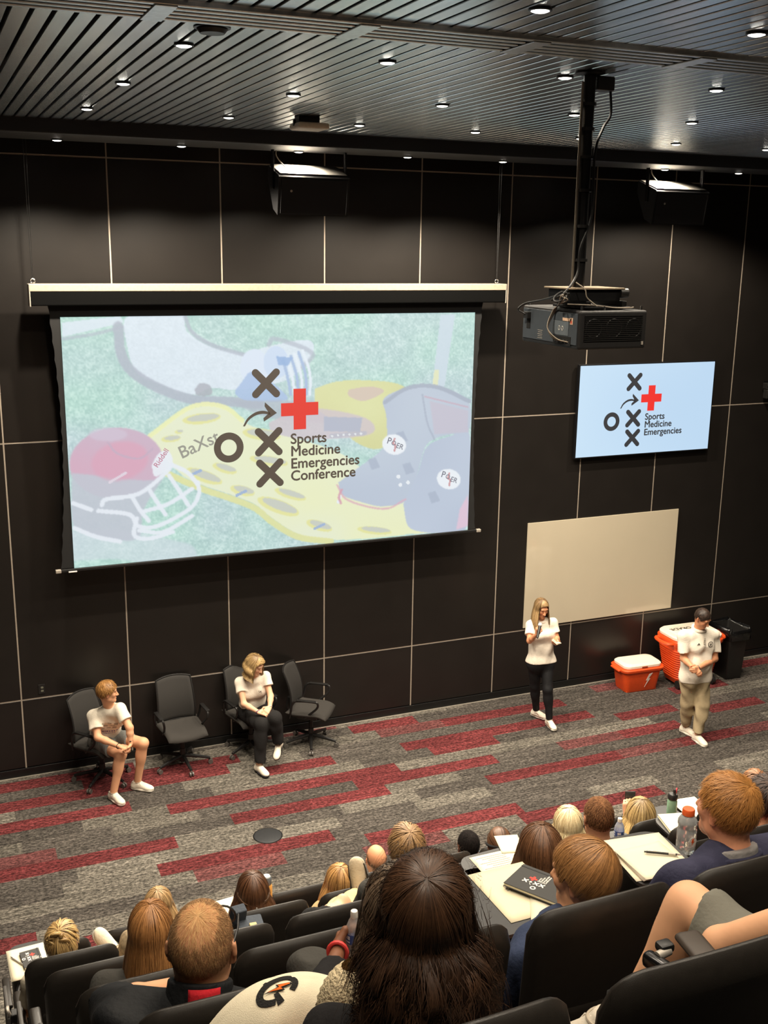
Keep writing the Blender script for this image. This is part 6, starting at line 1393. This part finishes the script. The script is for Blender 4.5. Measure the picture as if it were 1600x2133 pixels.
# row with the mint bottle
z = ROWZ['C'] + .70; x, y = onto(1398, 1702, z); tablet(SEATS['C', 8], x - .06, y, z, .1, .34, .32)
t = empty('mint_bottle', (x, y, z), .3, 'mint green flask with a black spout lid behind the orange-capped bottle', 'bottle'); k = 1.0
MB().lathe([(.001, 0), (.034, 0), (.037, .006), (.037, .13), (.030, .150), (.001, .15)], n=28).build('bottle_body', mat('bottle_mint', lin(140, 178, 148), .45), t, True); MB().lathe([(.030, .15), (.036, .153), (.036, .178), (.028, .19), (.001, .19)], n=28).build('lid', BLACKP, t, True)
MB().tube(bez([(.0, -.02, .19), (0, -.015, .225), (.015, .0, .22), (.025, .01, .19)]), .007, 8).build('spout', BLACKP, t, True); MB().tube(bez([(.03, 0, .17), (.06, .01, .21), (.07, .02, .17), (.075, .02, .11)]), .006, 8).build('strap', mat('strap_red', lin(190, 60, 70), .6), t, True)
x2, y2 = onto(1442, 1682, z); t = empty('handout', (x2, y2, z + .002), -.1, 'white sheet beside the mint flask', 'paper'); sheet(.22, .28, .003, PAPER, 'sheet', t)
z = ROWZ['D'] + .74; x2, y2 = onto(1418, 1722, z); tablet(SEATS['D', 5], x2, y2 - .02, z, .0, .28, .34); t = empty('notebook', (x2, y2, z + .002), -.25, 'cream covered notebook behind the orange-capped bottle', 'notebook'); MB().box((0, 0, .008), (.19, .25, .014)).build('pages', PAPER, t); MB().box((0, 0, .0165), (.194, .254, .003)).build('cover', FOLD, t); MB().box((0, 0, .0015), (.194, .254, .003)).build('cover', FOLD, t)
x2, y2 = onto(1596, 1682, ROWZ['D'] + .8); z = ROWZ['D'] + .8; t = empty('handout', (x2, y2, z), -.2, 'white sheet at the edge of the picture above the red shirt', 'paper'); sheet(.26, .3, .004, PAPER, 'sheet', t); tablet(SEATS['D', 6], x2, y2, z - .003, 0, .3, .36)
t = empty('phone', (x2 + .04, y2 - .03, z + .003), .2, 'black phone lying on the sheet at the edge of the picture', 'phone'); MB().box((0, 0, .005), (.075, .15, .010), bev=.004).build('case', BLACKP, t); MB().box((0, 0, .0105), (.069, .144, .001)).build('screen', GLOSSB, t)
# fold-away tablet hinge on the armrest next to the crossed leg
s_ = SEATS['G', 1]; p = at(1412, 2016, -10.62) - A3(*s_.location)
p = at(1432, 2030, -10.62) - A3(*s_.location)
MB().box(tuple(p + A3(-.035, .04, .0)), (.030, .085, .036), rot=(0, 0, .25), bev=.012, seg=3).build('tablet_hinge', mat('hinge_black', lin(16, 16, 17), .25), s_, True); MB().box(tuple(p + A3(-.005, .07, .02)), (.034, .028, .02), bev=.006).build('hinge_block', BLACKP, s_, True); MB().cyl(tuple(p + A3(-.035, .055, .014)), tuple(p + A3(.0, .062, .014)), .010).build('hinge_pin', ALU, s_, True)
MB().box(tuple(p + A3(.045, .02, .030)), (.060, .12, .022), rot=(0, 0, -.15), bev=.013, seg=3).build('arm_pad', mat('arm_pad', lin(66, 56, 48), .5), s_, True)
# knitted cream bag beside the black-haired woman
p = at(744, 2090, -10.42); KN = mat('knit_cream', lin(226, 206, 168), .9, var=.12, scale=80, bump=.9, bscale=120)
def bag(u, v):
    a = 2 * PI * u; z = v; r = .085 * math.sqrt(max(.02, 1 - (2 * z - 1) ** 2 * .85)); return (p[0] + r * math.cos(a), p[1] + .06 / .085 * r * math.sin(a), p[2] + (z - .55) * .20)
n1, n2 = 34, 22; V = []; F = []
for i in range(n1):
    for j in range(n2): x_, y_, z_ = bag(i / n1, j / (n2 - 1)); k = 1 + .02 * (((i + j) % 2) * 2 - 1); V.append((p[0] + (x_ - p[0]) * k, p[1] + (y_ - p[1]) * k, z_))
for i in range(n1):
    for j in range(n2 - 1): a = i * n2 + j; b_ = ((i + 1) % n1) * n2 + j; F.append((a, b_, b_ + 1, a + 1))
o = mesh_np('knitted_bag', np.array(V) - p, F, KN, None); o.location = p; tag(o, 'cream knitted bag with a pink flower beside the black-haired woman', 'bag')
PK = mat('flower_pink', lin(196, 112, 178), .8)
b = MB()
for k in range(9): a = k * .7; b.box((.03 + .016 * math.cos(a), -.066, -.035 + .024 * math.sin(a)), (.012, .006, .006), rot=(0, -a, 0))
b.build('flower', PK, o)
# towel draped over the seat back beside the black-haired woman
TW = mat('towel', lin(240, 228, 200), .95, var=.05, scale=25, bump=.22, bscale=420)
tp = at(582, 2050, -10.12)
def tw(u, v):
    x = (u - .5); a = x * .35; s = v * .44 - .035
    zz = -2.6 * max(0, abs(a + .01) - .012) ** 1.75 * (1.15 if a < 0 else .55); fold = .010 * math.sin(u * 11 + v * 3) * min(1, max(0, s) * 8 + .3)
    if s < 0: return (a * 1.0, -s * 1.0 * .9, zz + .04 * s - .02 * abs(s) * 4 + fold)
    ang = min(s / .09, 1.25); yy = -.075 * math.sin(ang) - max(0, s - .112) * .34; zq = -.075 * (1 - math.cos(ang)) - max(0, s - .112) * .94
    return (a + .05 * s * x, yy + fold, zz + zq)
o = shell('towel', tw, 50, 60, .009, TW, None, .012); o.location = tp; tag(o, 'white towel with black and orange logos draped beside the black-haired woman', 'towel')
def towel_decal(polys, m, u0, v0, s, ang, name, lift):
    b = MB()
    for pl in polys:
        e = []
        for (x1, y1), (x2, y2) in zip(pl, pl[1:] + pl[:1]): e += [(x1 + (x2 - x1) * q / 6, y1 + (y2 - y1) * q / 6) for q in range(6)]
        vs = []
        for x, y in e:
            xr, yr = x * math.cos(ang) - y * math.sin(ang), x * math.sin(ang) + y * math.cos(ang); u = u0 + xr * s / .35; v = v0 - yr * s / .44
            c = A3(*tw(u, v)); n = np.cross(A3(*tw(u + .01, v)) - c, A3(*tw(u, v + .01)) - c); n /= np.linalg.norm(n); n = n if n[2] - n[1] > 0 else -n; vs.append(c + n * (.010 + lift))
        V_ = [b.bm.verts.new(tuple(q)) for q in vs]; b.bm.faces.new(V_)
    bmesh.ops.triangulate(b.bm, faces=b.bm.faces[:])
    return b.build(name, m, o)
TWK = mat('towel_black', lin(30, 29, 28), .95, bump=.5, bscale=260); TWO = mat('towel_orange', lin(232, 110, 36), .95, bump=.5, bscale=260); TWW = TW
ga = np.linspace(.55, 5.75, 23); gq = [[(.62 * math.cos(p_), math.sin(p_)), (.62 * math.cos(q_), math.sin(q_)), (.36 * math.cos(q_), .70 * math.sin(q_)), (.36 * math.cos(p_), .70 * math.sin(p_))] for p_, q_ in zip(ga, ga[1:])] + [[(.62, -.45), (.62, -.10), (.10, -.10), (.10, -.32)]]
boltp = [(.10, .95), (-.26, .10), (-.02, .12), (-.20, -.85), (.30, .22), (.06, .2), (.26, .95)]
boltk = [(.16, 1.12), (-.42, .0), (-.12, .02), (-.30, -1.15), (.46, .34), (.18, .3), (.40, 1.12)]
for u0, v0, s, ang in ((.47, .13, .050, -1.25), (.19, .34, .052, -.15), (.90, .30, .04, -.8)):
    towel_decal(gq, TWK, u0, v0, s, ang, 'logo_letter', .0015); towel_decal([boltk], TWK, u0, v0, s * .55, ang, 'logo_outline', .003); towel_decal([boltp], TWO, u0, v0, s * .55, ang, 'logo_bolt', .0045)
